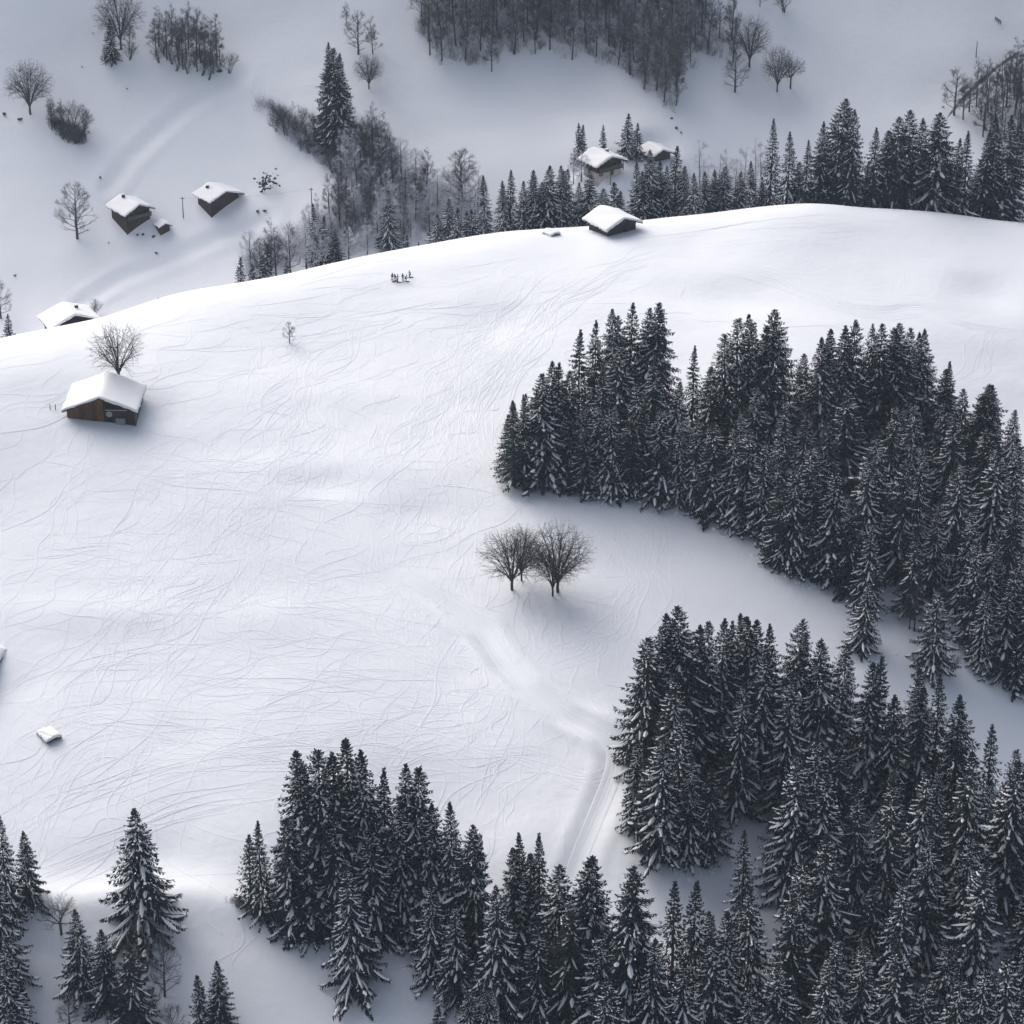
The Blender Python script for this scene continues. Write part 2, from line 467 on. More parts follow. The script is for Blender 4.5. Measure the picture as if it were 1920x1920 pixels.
#PART2
# ------------------------------------------------------------------ spruces
def spruce_mesh(seed, H=24.0, R=3.9, snow=1.0, dens=1.0, zb=1.6, droop=1.0, power=0.82, needle=None, double=False):
    """trunk, crown and branch snow of one spruce"""
    rnd = random.Random(seed)
    U = rnd.uniform
    tr = MB()
    bend = (U(-.25, .25), U(-.25, .25))
    def axis(z):
        t = z / H
        return Vector((bend[0] * math.sin(3 * t), bend[1] * math.sin(2.5 * t), z))
    tr.tube([axis(H * t) for t in (-.03, .0, .15, .4, .7, .9, 1.0)], [.36, .32, .27, .21, .13, .06, .015], 7)
    if double:
        tr.tube([axis(H * .55), axis(H * .62) + Vector((.7, 0, 0)), axis(H * .94) + Vector((1.0, .1, 0))], [.12, .11, .02], 6)
    F = MB(); S = MB()
    up = Vector((0, 0, 1))
    def kite(M, base, d, ln, wd, sag, lift=0.0):
        side = d.cross(up)
        side = side.normalized() if side.length > 1e-4 else Vector((1, 0, 0))
        m = base + d * (ln * .45) - up * (sag * .3)
        tip = base + d * ln - up * sag
        o = up * lift
        M.add([base + o, m + side * wd - up * (wd * .55) + o, tip + o, m - side * wd - up * (wd * .55) + o, m + up * .03 + o],
              [(0, 1, 4), (1, 2, 4), (2, 3, 4), (3, 0, 4)])
    def branch(root, az, L, pitch, drp, tipup, t):
        ca, sa = math.cos(az), math.sin(az)
        curve = U(-.25, .25)
        loaded = rnd.random() < min(.92, .62 * snow + .08)
        def pt(s):
            h = L * s
            return root + Vector((ca * h - sa * curve * h * s, sa * h + ca * curve * h * s, L * (math.tan(pitch) * s - drp * s * s + tipup * s ** 4)))
        nseg = 5
        ps = [pt(k / nseg) for k in range(nseg + 1)]
        k = max(3, int(L / .36 * dens))
        for i in range(k):
            s = .16 + .84 * (i + U(.1, .9)) / k
            p = pt(s)
            ax = (pt(min(1, s + .05)) - pt(max(0, s - .05))).normalized()
            for sd_ in (-1, 1):
                a2 = U(.45, 1.0) * sd_
                d = Vector((ax.x * math.cos(a2) - ax.y * math.sin(a2), ax.x * math.sin(a2) + ax.y * math.cos(a2), ax.z - U(.1, .35)))
                d.normalize()
                ln = min(1.9, (.40 * L * (1 - s) + .10 + .30 * min(1, t * 3)) * U(.7, 1.25))
                kite(F, p, d, ln, U(.09, .15), ln * U(.05, .32))
                if rnd.random() < (.09 if loaded else .01) * snow and t > .06:
                    kite(S, p + d * (ln * .1), d, ln * U(.55, .85), U(.07, .12), ln * .15, .055)
            # hanging twig curtain under the axis
            d = Vector((ax.x * U(0, .6) + U(-.3, .3), ax.y * U(0, .6) + U(-.3, .3), -U(.8, 1.3))).normalized()
            kite(F, p, d, U(.35, .8) * min(1.4, .25 + L * .28), U(.10, .18), 0)
        kite(F, pt(.86), (pt(1) - pt(.9)).normalized(), .2 * L + .15, .12, 0)
        # snow lying along the branch, broken into lumps
        if L > .5 and loaded:
            s = U(.08, .35)
            while s < .97:
                if rnd.random() < .9 * (.45 + .55 * min(1, t * 3)):
                    e = min(1.0, s + U(.25, .8))
                    m = 3
                    W = min(.27, .06 + .038 * L) * U(.6, 1.35) * (.75 + .25 * snow)
                    vs_ = []
                    for q in range(m + 1):
                        ss = s + (e - s) * q / m
                        p = pt(ss)
                        ax = (pt(min(1, ss + .05)) - pt(max(0, ss - .05)))
                        sid = Vector((-ax.y, ax.x, 0)).normalized()
                        ww = W * (1.0, 1.1, .95, .35)[q] * U(.7, 1.2) * (.5 if q == 0 else 1)
                        vs_ += [p + sid * ww + up * .0, p + up * (ww * .45 + .05) + sid * U(-.04, .04), p - sid * ww]
                    fs_ = []
                    for q in range(m):
                        b = q * 3
                        fs_ += [(b, b + 3, b + 4, b + 1), (b + 1, b + 4, b + 5, b + 2)]
                    S.add(vs_, fs_)
                    s = e + U(.02, .15)
                else:
                    s += U(.15, .35)
    z = zb
    az0 = U(0, 6.28)
    lopside = (U(.0, .16), U(0, 6.28))
    while z < H - .15:
        t = (H - z) / (H - zb)               # 1 at the skirt, 0 at the tip
        prof = R * (t ** power) * (1 - .12 * max(0, t - .85) / .15)
        nb = 6 if t > .2 else 5
        for b in range(nb):
            if rnd.random() < .07 and t > .1: continue
            az = az0 + 6.283 * b / nb + U(-.3, .3)
            L = max(.16, prof * U(.70, 1.14) * (1 + lopside[0] * math.cos(az - lopside[1])))
            if rnd.random() < .05: L *= 1.22
            pitch = R_(42 - 95 * min(1, t * 2.6) ** .6 * .55) + U(-.09, .09)
            drp = droop * (.05 + .42 * min(1, t * 1.3)) * U(.75, 1.2)
            branch(axis(z + U(-.12, .12)), az, L, pitch, drp, .24 * min(1, t * 2), t)
        az0 += U(.5, 1.1)
        z += (.26 + .52 * min(1, t * 1.6)) / (dens ** .5)
    kite(F, axis(H - .5), up.copy() + Vector((.01, 0, 0)), .7, .07, 0)
    if double:
        for q in range(16):
            zz_ = H * (.62 + .32 * q / 16)
            for b in range(4):
                branch(axis(zz_) + Vector((.75 + .25 * q / 16, .05, 0)), 1.57 * b + q * .8, 1.25 * (1 - q / 17) + .25, .35, .2, .1, .2)
    return tr, F, S

SPRUCE = []
def spruce_kind(name, desc, **kw):
    tr, F, S = spruce_mesh(**kw)
    nm = kw.get('needle') or M_NEEDLE
    def mk(n_, M, m):
        mesh = bpy.data.meshes.new(n_)
        mesh.from_pydata(M.v, [], M.f)
        mesh.materials.append(m)
        mesh.update()
        return mesh
    SPRUCE.append(dict(name=name, desc=desc, H=kw.get('H', 24.0), R=kw.get('R', 3.9), trunk=mk('trunk', tr, M_BARK), crown=mk('crown', F, nm), snow=mk('branch_snow', S, M_TREESNOW)))
    return len(SPRUCE) - 1
K_DUST = [spruce_kind('dust', 'dark, lightly dusted', seed=11, snow=.6, R=5.70),
          spruce_kind('dust', 'dark, lightly dusted', seed=12, snow=.5, R=6.16, zb=2.4, power=.72, needle=M_NEEDLE2),
          spruce_kind('dust', 'dark, lightly dusted', seed=13, snow=.65, R=5.13, zb=1.0, droop=1.15)]
K_SNOW = [spruce_kind('snow', 'snow laden', seed=21, snow=1.1, R=5.81),
          spruce_kind('snow', 'snow laden', seed=22, snow=1.25, R=6.50, zb=1.0, power=.85, droop=1.1),
          spruce_kind('snow', 'snow laden', seed=23, snow=1.05, R=5.24, zb=1.4, needle=M_NEEDLE2, droop=1.2),
          spruce_kind('snow', 'snow laden', seed=24, snow=1.15, R=5.70, zb=2.0, power=.72)]
K_DUST += [spruce_kind('dust', 'dark, lightly dusted', seed=14, snow=.7, R=5.9, zb=1.6, power=.62, droop=.8), spruce_kind('dust', 'dark, lightly dusted', seed=15, snow=.55, R=4.9, zb=3.2, power=.95, needle=M_NEEDLE2, dens=.8)]
K_SNOW += [spruce_kind('snow', 'snow laden', seed=25, snow=1.2, R=6.4, zb=1.2, power=.95, droop=1.25), spruce_kind('snow', 'snow laden', seed=26, snow=1.05, R=5.4, zb=1.8, power=.66, dens=.85), spruce_kind('snow', 'snow laden', seed=27, snow=1.3, R=5.0, zb=.8, power=.8, double=True)]
K_BROAD = [spruce_kind('broad', 'broad, snow streaked', seed=31, snow=1.25, R=7.07, zb=.4, power=.9, H=22),
           spruce_kind('broad', 'broad, snow streaked', seed=32, snow=.95, R=7.30, zb=1.0, power=.75, H=25, double=True)]
K_THIN = [spruce_kind('thin', 'thin, sparsely branched', seed=41, snow=.45, R=3.42, dens=.6, zb=1.0, H=20, droop=.5),
          spruce_kind('thin', 'slim, narrow', seed=42, snow=.7, R=3.88, dens=.85, zb=.8, H=22, droop=1.1)]
K_YOUNG = [spruce_kind('young', 'small, bushy', seed=51, snow=1.2, R=3.65, zb=.3, H=11, power=.9),
           spruce_kind('young', 'small, pointed', seed=52, snow=.9, R=2.85, zb=.3, H=11, power=.85)]

rng = random.Random(7)
TREES = {}          # cluster -> list of dicts, labelled at the end
def add_spruce(cluster, foot, h, kinds, wd=1.0, label=None):
    k = SPRUCE[rng.choice(kinds)] if isinstance(kinds, (list, tuple)) else SPRUCE[kinds]
    e = empty('spruce_tree', foot - Vector((0, 0, .25)), rng.uniform(0, 6.28))
    s = h / k['H']
    w = s * wd * rng.uniform(.82, 1.28)
    if k['name'] != 'young': w = max(w, .62 * wd)
    e.scale = (w, w, s)
    e.rotation_euler = (rng.gauss(0, .018), rng.gauss(0, .018), e.rotation_euler.z)
    link('trunk', k['trunk'], e); link('crown', k['crown'], e); link('branch_snow', k['snow'], e)['kind'] = 'stuff'
    px, py, dep = project(foot)
    TREES.setdefault(cluster, []).append(dict(o=e, px=px, py=py, dep=dep, h=h, k=k, label=label, x=foot.x, y=foot.y, r=k['R'] * w))
    return e
def apexes(cluster, lst, kinds, w0=330.0, w1=900.0, wd=1.0):
    for t in lst:
        ax, ay, h = t[:3]
        kk = t[3] if len(t) > 3 and t[3] is not None else kinds
        lab = t[4] if len(t) > 4 else None
        h = h * HM
        foot, w = under_apex(ax, ay, h, w0, w1)
        add_spruce(cluster, foot, h, kk, wd, lab)
def inside(px, py, poly):
    c = False
    j = len(poly) - 1
    for i in range(len(poly)):
        xi, yi = poly[i]; xj, yj = poly[j]
        if (yi > py) != (yj > py) and px < (xj - xi) * (py - yi) / (yj - yi) + xi: c = not c
        j = i
    return c
def fill_feet(poly, gap, tries, taken, seed, w0=330.0, rows=True):
    rr = random.Random(seed)
    x0 = min(p[0] for p in poly); x1 = max(p[0] for p in poly); y0 = min(p[1] for p in poly); y1 = max(p[1] for p in poly)
    out = []
    for _ in range(tries):
        px, py = rr.uniform(x0, x1), rr.uniform(y0, y1)
        if not inside(px, py, poly): continue
        x, y = cast(px, py, wmap(w0) if w0 > 500 else w0)
        if all((x - a) ** 2 + (y - b) ** 2 > gap * gap for a, b in taken):
            taken.append((x, y)); out.append(Vector((x, y, Z(x, y))))
    return out
def envelope(lst):
    pts_ = sorted((t[0], t[1]) for t in lst)
    xs = np.array([p[0] for p in pts_]); ys = np.array([p[1] for p in pts_])
    return lambda x: float(np.interp(x, xs, ys))
def fill_spruce(cluster, poly, gap, kinds, hr, env, seed, tries=2500, w0=330.0, slack=22):
    taken = [(t['x'], t['y']) for t in TREES.get(cluster, [])]
    for foot in fill_feet(poly, gap, tries, taken, seed, w0):
        h = rng.uniform(*hr) * HM
        for _ in range(8):
            ax, ay, _w = project(foot + Vector((0, 0, h)))
            if ay > env(ax) + slack: break
            h *= .9
        else: continue
        if h < hr[0] * .45: continue
        add_spruce(cluster, foot, h, kinds)

D, S_, B_, T_, Y_ = K_DUST, K_SNOW, K_BROAD, K_THIN, K_YOUNG
MIX = D + S_ + S_
# --- row of conifers behind the crest, right half
apexes('ridge', [(1450, 222, 21.5, T_[1]), (1480, 245, 19), (1513, 262, 16, T_[1]), (1543, 225, 21), (1578, 186, 27, B_[1]), (1603, 202, 24), (1643, 239, 20), (1667, 243, 20),
    (1683, 217, 23), (1710, 208, 24.5), (1730, 222, 23), (1760, 212, 24, B_[1]), (1797, 258, 20), (1820, 246, 21, T_[1]), (1853, 240, 22), (1870, 218, 25), (1893, 213, 26), (1912, 230, 25),
    (1630, 300, 14), (1560, 290, 16), (1700, 300, 15), (1780, 300, 16), (1840, 300, 16), (1500, 300, 13), (1745, 310, 14), (1600, 310, 14), (1880, 300, 18)], D, w0=676, w1=730)
apexes('ridge_low', [(1300, 322, 10), (1323, 320, 10.5), (1340, 317, 11), (1360, 312, 11), (1387, 320, 10), (1408, 300, 13), (1428, 330, 9)], D, w0=676, w1=725)
# --- conifers behind the crest, middle
apexes('crest', [(908, 328, 14.5, T_[1]), (942, 337, 13.5), (952, 318, 16, T_[1]), (980, 337, 14), (1000, 318, 16), (1027, 308, 17), (1050, 308, 17), (1061, 317, 16),
    (1103, 313, 15.5, S_[2]), (1133, 353, 11), (1150, 343, 13, Y_[1]), (1164, 357, 11), (1193, 302, 17), (1217, 280, 19.5), (1240, 300, 17), (1268, 272, 20.5), (1285, 310, 15),
    (885, 392, 8, Y_[0]), (1082, 340, 13), (1255, 310, 15), (1205, 320, 14), (1015, 340, 13)], MIX, w0=672, w1=712)
# --- conifers in the valley
apexes('valley', [(727, 352, 14, B_[0]), (588, 380, 15, T_[1]), (606, 402, 12.5, T_[1]), (500, 458, 9.5, Y_[1]), (451, 480, 8.5, Y_[1]), (472, 492, 7, Y_[1]), (490, 475, 8, Y_[1]), (537, 478, 6.5, Y_[0]),
    (716, 457, 4.5, Y_[0]), (765, 440, 5, Y_[1]), (785, 452, 3.5, Y_[1]), (840, 372, 13, K_SNOW), (858, 388, 9, Y_[0]), (875, 395, 8, Y_[0]), (630, 430, 9, D), (820, 400, 10, K_SNOW)], MIX, w0=655, w1=735)
apexes('farside', [(616, 106, 25, D[0]), (625, 112, 24, D[1]), (634, 122, 23, S_[0]), (1087, 237, 9.6, Y_[0]), (1092, 240, 9.2, Y_[1]), (1132, 230, 6.5, Y_[1]), (1177, 224, 10.5, Y_[0]), (1195, 235, 9, Y_[1]),
    (205, 31, 10.5, D[2])], D, w0=725, w1=830)
apexes('farside', [(14, 588, 7, Y_[0])], D, w0=600, w1=720)
# --- middle forest
MID_SKY = [(967, 748, 17), (983, 739, 18), (1021, 700, 21), (1040, 678, 22), (1049, 673, 22), (1088, 614, 22.5, T_[1]), (1116, 600, 22), (1147, 571, 24), (1159, 590, 22),
    (1183, 567, 24), (1217, 572, 23.5), (1232, 564, 25, B_[1]), (1304, 647, 20, T_[1]), (1335, 684, 18), (1365, 623, 22), (1385, 597, 24), (1411, 586, 25), (1434, 609, 23),
    (1460, 580, 26, B_[1]), (1545, 630, 22), (1558, 613, 23), (1584, 604, 24), (1600, 597, 25), (1632, 606, 23), (1653, 604, 24), (1679, 613, 23), (1688, 604, 24, B_[1]), (1709, 610, 23),
    (1728, 617, 22), (1745, 616, 23), (1774, 686, 18), (1786, 679, 19, T_[1]), (1810, 725, 17), (1840, 740, 17), (1856, 719, 19), (1867, 720, 19), (1909, 767, 19)]
MID_IN = [(1194, 700, 22, S_[0]), (1232, 670, 22), (1135, 692, 20), (1070, 692, 20), (1273, 713, 19), (1070, 778, 14, D[1]), (1100, 800, 13), (1673, 748, 22, S_[2]), (1722, 746, 22, S_[1]),
    (1795, 767, 22, S_[2]), (1560, 767, 20), (1644, 800, 22), (1798, 854, 23), (1636, 849, 22), (1698, 862, 23), (1757, 938, 18, S_[0]), (1638, 972, 17, S_[1]), (1465, 816, 20), (1516, 830, 22),
    (1828, 940, 21), (1909, 821, 23), (1871, 835, 22), (1622, 1082, 13, B_[0]), (1763, 1095, 16, B_[0]), (950, 775, 12, D), (1470, 900, 16, D[1]), (1545, 905, 17, D[0]), (1905, 1050, 20), (1860, 1000, 21), (1912, 1190, 10, D)]
apexes('middle', MID_SKY, D + S_)
apexes('middle', MID_IN, MIX)
for fx, fy, fh in ((962, 870, 13), (985, 880, 15), (1008, 884, 16), (1034, 887, 16), (1066, 893, 15), (1092, 908, 16), (1120, 919, 17), (1150, 926, 17), (1178, 930, 16.5), (1207, 932, 17), (1238, 935, 17), (1270, 944, 18), (1302, 954, 18), (1334, 963, 18),
                   (1366, 976, 19), (1396, 990, 19), (1424, 1008, 19), (1452, 1042, 19), (1482, 1066, 19), (1520, 1076, 20), (1556, 1083, 20), (1592, 1108, 18), (1820, 1205, 19), (1860, 1215, 18), (1895, 1225, 19), (1838, 1250, 15), (1882, 1262, 17), (1914, 1284, 18)):
    add_spruce('middle', ground(fx, fy), fh * HM * rng.uniform(.94, 1.06), MIX)
MID_POLY = [(945, 866), (985, 880), (1060, 891), (1105, 913), (1230, 930), (1330, 958), (1425, 1000), (1480, 1064), (1560, 1076), (1610, 1100), (1650, 1150), (1700, 1160), (1790, 1200), (1850, 1190), (1960, 1230),
    (1960, 960), (1920, 955), (1856, 915), (1785, 870), (1745, 815), (1600, 790), (1560, 800), (1460, 778), (1400, 790), (1300, 845), (1232, 770), (1150, 770), (1090, 800), (1040, 815), (960, 830)]
fill_spruce('middle', MID_POLY, 7.0, MIX, (13, 23), envelope(MID_SKY), 3)
# --- lower right forest
LOW_SKY = [(1213, 1190, 24), (1248, 1145, 27), (1280, 1131, 29, B_[1]), (1311, 1170, 25), (1334, 1158, 26), (1361, 1151, 26), (1374, 1155, 26), (1396, 1148, 26), (1412, 1155, 26), (1423, 1151, 26), (1447, 1167, 25),
    (1496, 1160, 27, B_[1]), (1544, 1195, 26), (1584, 1199, 26), (1633, 1238, 25), (1657, 1230, 26, T_[0]), (1679, 1295, 22), (1720, 1244, 25), (1738, 1282, 23), (1763, 1260, 25), (1809, 1300, 24), (1864, 1352, 22, T_[0]), (1902, 1400, 20)]
LOW_IN = [(1277, 1330, 23, S_[0]), (1199, 1377, 17, S_[2]), (1248, 1383, 21, S_[3]), (1336, 1438, 16, D), (1295, 1415, 18), (1391, 1272, 24, S_[2]), (1429, 1217, 25, S_[0]), (1484, 1257, 26), (1496, 1406, 26),
    (1546, 1444, 24), (1403, 1555, 18, T_[1]), (1616, 1465, 26), (1552, 1557, 24, S_[0]), (1671, 1454, 28, S_[2]), (1733, 1427, 28), (1817, 1400, 30, S_[2]), (1839, 1611, 27), (1898, 1427, 28), (1503, 1614, 22), (1487, 1684, 20),
    (1413, 1660, 22), (1573, 1749, 23), (1625, 1757, 24), (1687, 1768, 24), (1465, 1806, 19), (1552, 1784, 22), (1736, 1830, 20), (1801, 1822, 22), (1844, 1800, 24), (1893, 1793, 25), (1405, 1833, 18), (1340, 1760, 20)]
apexes('lower', LOW_SKY, S_ + D)
apexes('lower', LOW_IN, S_ + D[:1])
LOW_POLY = [(1205, 1530), (1280, 1612), (1330, 1560), (1375, 1475), (1430, 1500), (1450, 1600), (1455, 1750), (1400, 1880), (1330, 1960), (1330, 2080), (1940, 2080), (1960, 1680), (1910, 1650), (1864, 1600), (1810, 1555), (1760, 1515),
    (1720, 1500), (1650, 1490), (1600, 1450), (1500, 1412), (1400, 1400), (1280, 1395), (1212, 1440)]
fill_spruce('lower', LOW_POLY, 7.6, S_ + D[:1], (15, 26), envelope(LOW_SKY), 5)
# --- lower middle stand
BOT_SKY = [(464, 1561, 13, T_[0]), (486, 1532, 17, T_[1]), (553, 1407, 29), (590, 1402, 30), (623, 1404, 30), (649, 1388, 31), (684, 1396, 31), (717, 1436, 28, T_[1]), (757, 1423, 29), (779, 1436, 28), (814, 1503, 24), (847, 1498, 26),
    (887, 1544, 24, B_[1]), (965, 1587, 21), (972, 1565, 23, T_[1]), (993, 1598, 20), (1015, 1557, 24, T_[1]), (1056, 1615, 23), (1104, 1606, 25), (1117, 1604, 25), (1186, 1622, 28, B_[1]), (1268, 1646, 24, T_[0]), (1301, 1645, 25, T_[1]),
    (1331, 1706, 20), (1360, 1698, 21)]
BOT_IN = [(659, 1617, 21.5, B_[0]), (750, 1500, 24), (621, 1523, 21), (694, 1550, 20), (808, 1652, 17, S_[0]), (857, 1692, 16, S_[1]), (936, 1655, 22, B_[0]), (875, 1856, 11, S_[3]), (820, 1882, 8, Y_[1]), (913, 1841, 12, S_[2]), (919, 1844, 12),
    (1010, 1720, 19, D), (1070, 1700, 20), (1130, 1740, 20), (1230, 1760, 21), (540, 1540, 19, D), (575, 1560, 17, D), (1290, 1800, 19)]
apexes('bottom', BOT_SKY, MIX)
apexes('bottom', BOT_IN, MIX)
BOT_POLY = [(470, 1690), (560, 1733), (640, 1752), (760, 1800), (860, 1858), (950, 1900), (1010, 1940), (1060, 2050), (1330, 2080), (1400, 1960), (1330, 1880), (1230, 1860), (1100, 1850), (1000, 1800), (900, 1760), (800, 1710), (700, 1690), (560, 1700)]
fill_spruce('bottom', BOT_POLY, 7.0, MIX, (15, 21), envelope(BOT_SKY), 9)
# --- lower left corner
apexes('corner', [(250, 1511, 21, B_[0], 'broad snow streaked spruce standing alone on the knoll at lower left'),
    (41, 1555, 12.5, D[2], 'slim dark spruce just right of the tall left edge spruce'), (-4, 1526, 19, S_[0], 'tall snowy spruce cut by the left edge, above the others there'), (3, 1752, 17, S_[2], 'spruce at the left edge in the bottom corner, middle one'),
    (-12, 1640, 19, S_[1], 'spruce mostly cut off by the left edge, below the tallest one'), (12, 1800, 15, S_[3], 'lowest spruce in the left bottom corner'),
    (140, 1700, 14.5, S_[0], 'snowy spruce beside the spreading bare tree at lower left'), (191, 1737, 14.5, D[0], 'dark spruce in the middle of the three below the lone knoll spruce'),
    (239, 1765, 15, D[1], 'dark spruce beside the slender bare tree, rightmost of the knot of three'), (369, 1827, 10, Y_[1], 'small spruce at the bottom edge, left of its taller twin'), (405, 1797, 13, D[0], 'taller of the twin spruces at the bottom edge'),
    (20, 1880, 12, S_[0], 'short snowy spruce filling the very bottom left corner')], MIX)
#PART3
# ------------------------------------------------------------------ leafless trees
def bare_mesh(seed, H=14.0, W=10.0, style='round', twig=1.0, snow=0.0, clear=.18):
    """trunk mesh, branches mesh, snow mesh of one leafless tree"""
    rnd = random.Random(seed)
    U = rnd.uniform
    up = Vector((0, 0, 1))
    T = MB(); B = MB(); S = MB()
    def tri_tube(M, p0, p1, r0, r1, n):
        M.tube([p0, p1], [r0, r1], n, cap=False)
    def sliver(p, d, ln, w):
        q = d.orthogonal().normalized()
        a = U(0, 6.28)
        q = (q * math.cos(a) + d.cross(q) * math.sin(a)) * w
        q2 = d.cross(q).normalized() * w
        tip = p + d * ln
        B.add([p + q, p - q * .5 + q2 * .87, p - q * .5 - q2 * .87, tip], [(0, 1, 3), (1, 2, 3), (2, 0, 3)], 1)
    def outward(p):
        v = Vector((p.x, p.y, 0))
        return v.normalized() if v.length > .01 else Vector((U(-1, 1), U(-1, 1), 0)).normalized()
    def inside_env(p):
        # crown envelope
        t = p.z / H
        if style in ('round', 'spread'):
            c = Vector((0, 0, H * .58)); return ((p.x ** 2 + p.y ** 2) / (W * .5) ** 2 + (p.z - c.z) ** 2 / (H * .44) ** 2) < 1.0
        if style == 'oval':
            rr = W * .5 * max(0.0, math.sin(math.pi * min(1, max(0.02, (t - .04) / .98)) ** .8)) ** .8
            return (p.x ** 2 + p.y ** 2) < rr * rr + .02 and t < 1
        if style == 'slim':
            rr = W * .5 * max(0.0, 1.02 - t) ** .55 if t > .35 else W * .5
            return (p.x ** 2 + p.y ** 2) < rr * rr + .1 and t < 1
        return (p.x ** 2 + p.y ** 2) < (W * .5) ** 2 and p.z < H * (1 - .35 * (p.x ** 2 + p.y ** 2) / (W * .5) ** 2)
    count = [0]
    def grow(p, d, r, ln, depth):
        nseg = 3
        q = p
        for i in range(nseg):
            wob = .20 if style == 'spread' else .11
            d = (d + Vector((U(-wob, wob), U(-wob, wob), U(-wob, wob))) + up * (.05 if style != 'spread' else -.01)).normalized()
            q2 = q + d * (ln / nseg)
            if not inside_env(q2) and depth > 0 and i > 0: return
            r2 = r * .86
            tri_tube(B if depth else T, q, q2, r, r2, 5 if r > .07 else (4 if r > .035 else 3))
            if snow and abs(d.z) < .85 and rnd.random() < snow:
                sid = d.cross(up).normalized() * max(.05, r * 1.2)
                o = up * (r + .02)
                S.add([q + sid + o, q - sid + o, q2 - sid + o, q2 + sid + o, (q + q2) / 2 + o + up * .06], [(0, 1, 4), (1, 2, 4), (2, 3, 4), (3, 0, 4)])
            q, r = q2, r2
            if depth >= 1:
                nt = int(.75 * twig * (1 if depth < 3 else 1.5) + rnd.random())
                for _ in range(nt):
                    td = (d * U(.4, 1) + Vector((U(-1, 1), U(-1, 1), U(-.5, .9)))).normalized()
                    sliver(q - d * U(0, ln / nseg), td, U(.4, 1.0) * (.5 + .05 * H), U(.007, .012))
            if depth >= 1 and depth < 4 and rnd.random() < .42:
                a = d.orthogonal().normalized(); a.rotate(Matrix.Rotation(U(0, 6.28), 3, d))
                dd = (d + a * U(.5, .95)).normalized()
                if style in ('round', 'oval'): dd = (dd + outward(q) * .18 + up * .08).normalized()
                grow(q, dd, r * .62, ln * U(.5, .72), depth + 1)
        if depth < 5 and r > .008:
            for _ in range(2 if depth else 1):
                a = d.orthogonal().normalized(); a.rotate(Matrix.Rotation(U(0, 6.28), 3, d))
                grow(q, (d + a * U(.25, .6)).normalized(), r * .78, ln * U(.62, .82), depth + 1)
    if style == 'dome':
        r0 = .016 * H + .06
        zf = H * clear
        T.tube([(0, 0, -.4), (0, 0, 0), (U(-.1, .1), U(-.1, .1), zf * .6), (0, 0, zf)], [r0 * 1.3, r0 * 1.1, r0, r0 * .95], 7)
        cen = Vector((0, 0, H * .56)); rx = W * .5; rz_ = H * .44
        def bez(a, b, c, t): return a * ((1 - t) ** 2) + b * (2 * t * (1 - t)) + c * (t * t)
        nl = 12
        for k in range(nl):
            f = (k + .5) / nl
            sz = -.35 + 1.33 * f                           # height of the limb's aim on the unit dome
            a = k * 2.4 + U(-.3, .3)
            hr_ = math.sqrt(max(.02, 1 - min(.98, abs(sz)) ** 2))
            aim = Vector((math.cos(a) * hr_, math.sin(a) * hr_, sz))
            le = cen + Vector((aim.x * rx, aim.y * rx, aim.z * rz_)) * .62
            st = Vector((0, 0, zf * U(.85, 1.0)))
            ct = Vector((le.x * .30, le.y * .30, max(zf, le.z * .62) + U(-.3, .5)))
            P_ = [bez(st, ct, le, q / 6) + Vector((U(-.12, .12), U(-.12, .12), U(-.12, .12))) * (q > 0) for q in range(7)]
            B.tube(P_, [r0 * .50 * (1 - .75 * q / 6) + .015 for q in range(7)], 5)
            for m_ in range(int(17 * twig)):
                v = (aim + Vector((rnd.gauss(0, .5), rnd.gauss(0, .5), rnd.gauss(0, .5)))).normalized()
                if v.z < -.62: v.z = -.62
                tg = cen + Vector((v.x * rx, v.y * rx, v.z * rz_)) * U(.80, 1.03)
                s0 = P_[rnd.randint(2, 6)]
                c2 = s0.lerp(tg, .5) + Vector((s0.x, s0.y, 0)) * .06 + Vector((U(-.3, .3), U(-.3, .3), U(0, .5)))
                Q_ = [bez(s0, c2, tg, q / 5) for q in range(6)]
                B.tube(Q_, [.038 * (1 - .72 * q / 5) for q in range(6)], 3, cap=False)
                for q in range(2, 6):
                    dq = (Q_[q] - Q_[q - 1]).normalized()
                    for _ in range(3):
                        td = (dq + Vector((U(-.8, .8), U(-.8, .8), U(-.6, .8)))).normalized()
                        sliver(Q_[q], td, U(.35, 1.0) * H / 13, U(.009, .015))
    elif style == 'bush':
        for k in range(7):
            a = U(0, 6.28)
            dd = Vector((math.cos(a) * U(.2, .8), math.sin(a) * U(.2, .8), 1)).normalized()
            grow(Vector((U(-.4, .4), U(-.4, .4), 0)), dd, .06, H * .40, 1)
        T.tube([(0, 0, -.3), (0, 0, .4)], [.14, .10], 6)
    else:
        r0 = .018 * H + .06 if style != 'slim' else .010 * H + .05
        lean = Vector((U(-.06, .06), U(-.06, .06), 1)).normalized()
        zs = [-.4, 0] + [H * clear * k for k in (.5, 1)]
        top = .96 if style in ('slim', 'oval') else (.42 if style == 'round' else .30)
        m = 9
        tp = [lean * (H * clear + (H * top - H * clear) * k / m) + Vector((U(-.1, .1), U(-.1, .1), 0)) * (k > 0) * (H / 14) for k in range(m + 1)]
        ptsT = [lean * z for z in zs[:3]] + tp
        rad = [r0 * 1.25, r0 * 1.1, r0] + [r0 * (1 - (.96 if style in ('slim', 'oval') else .5) * k / m) for k in range(m + 1)]
        T.tube(ptsT, [max(.012, q) for q in rad], 7)
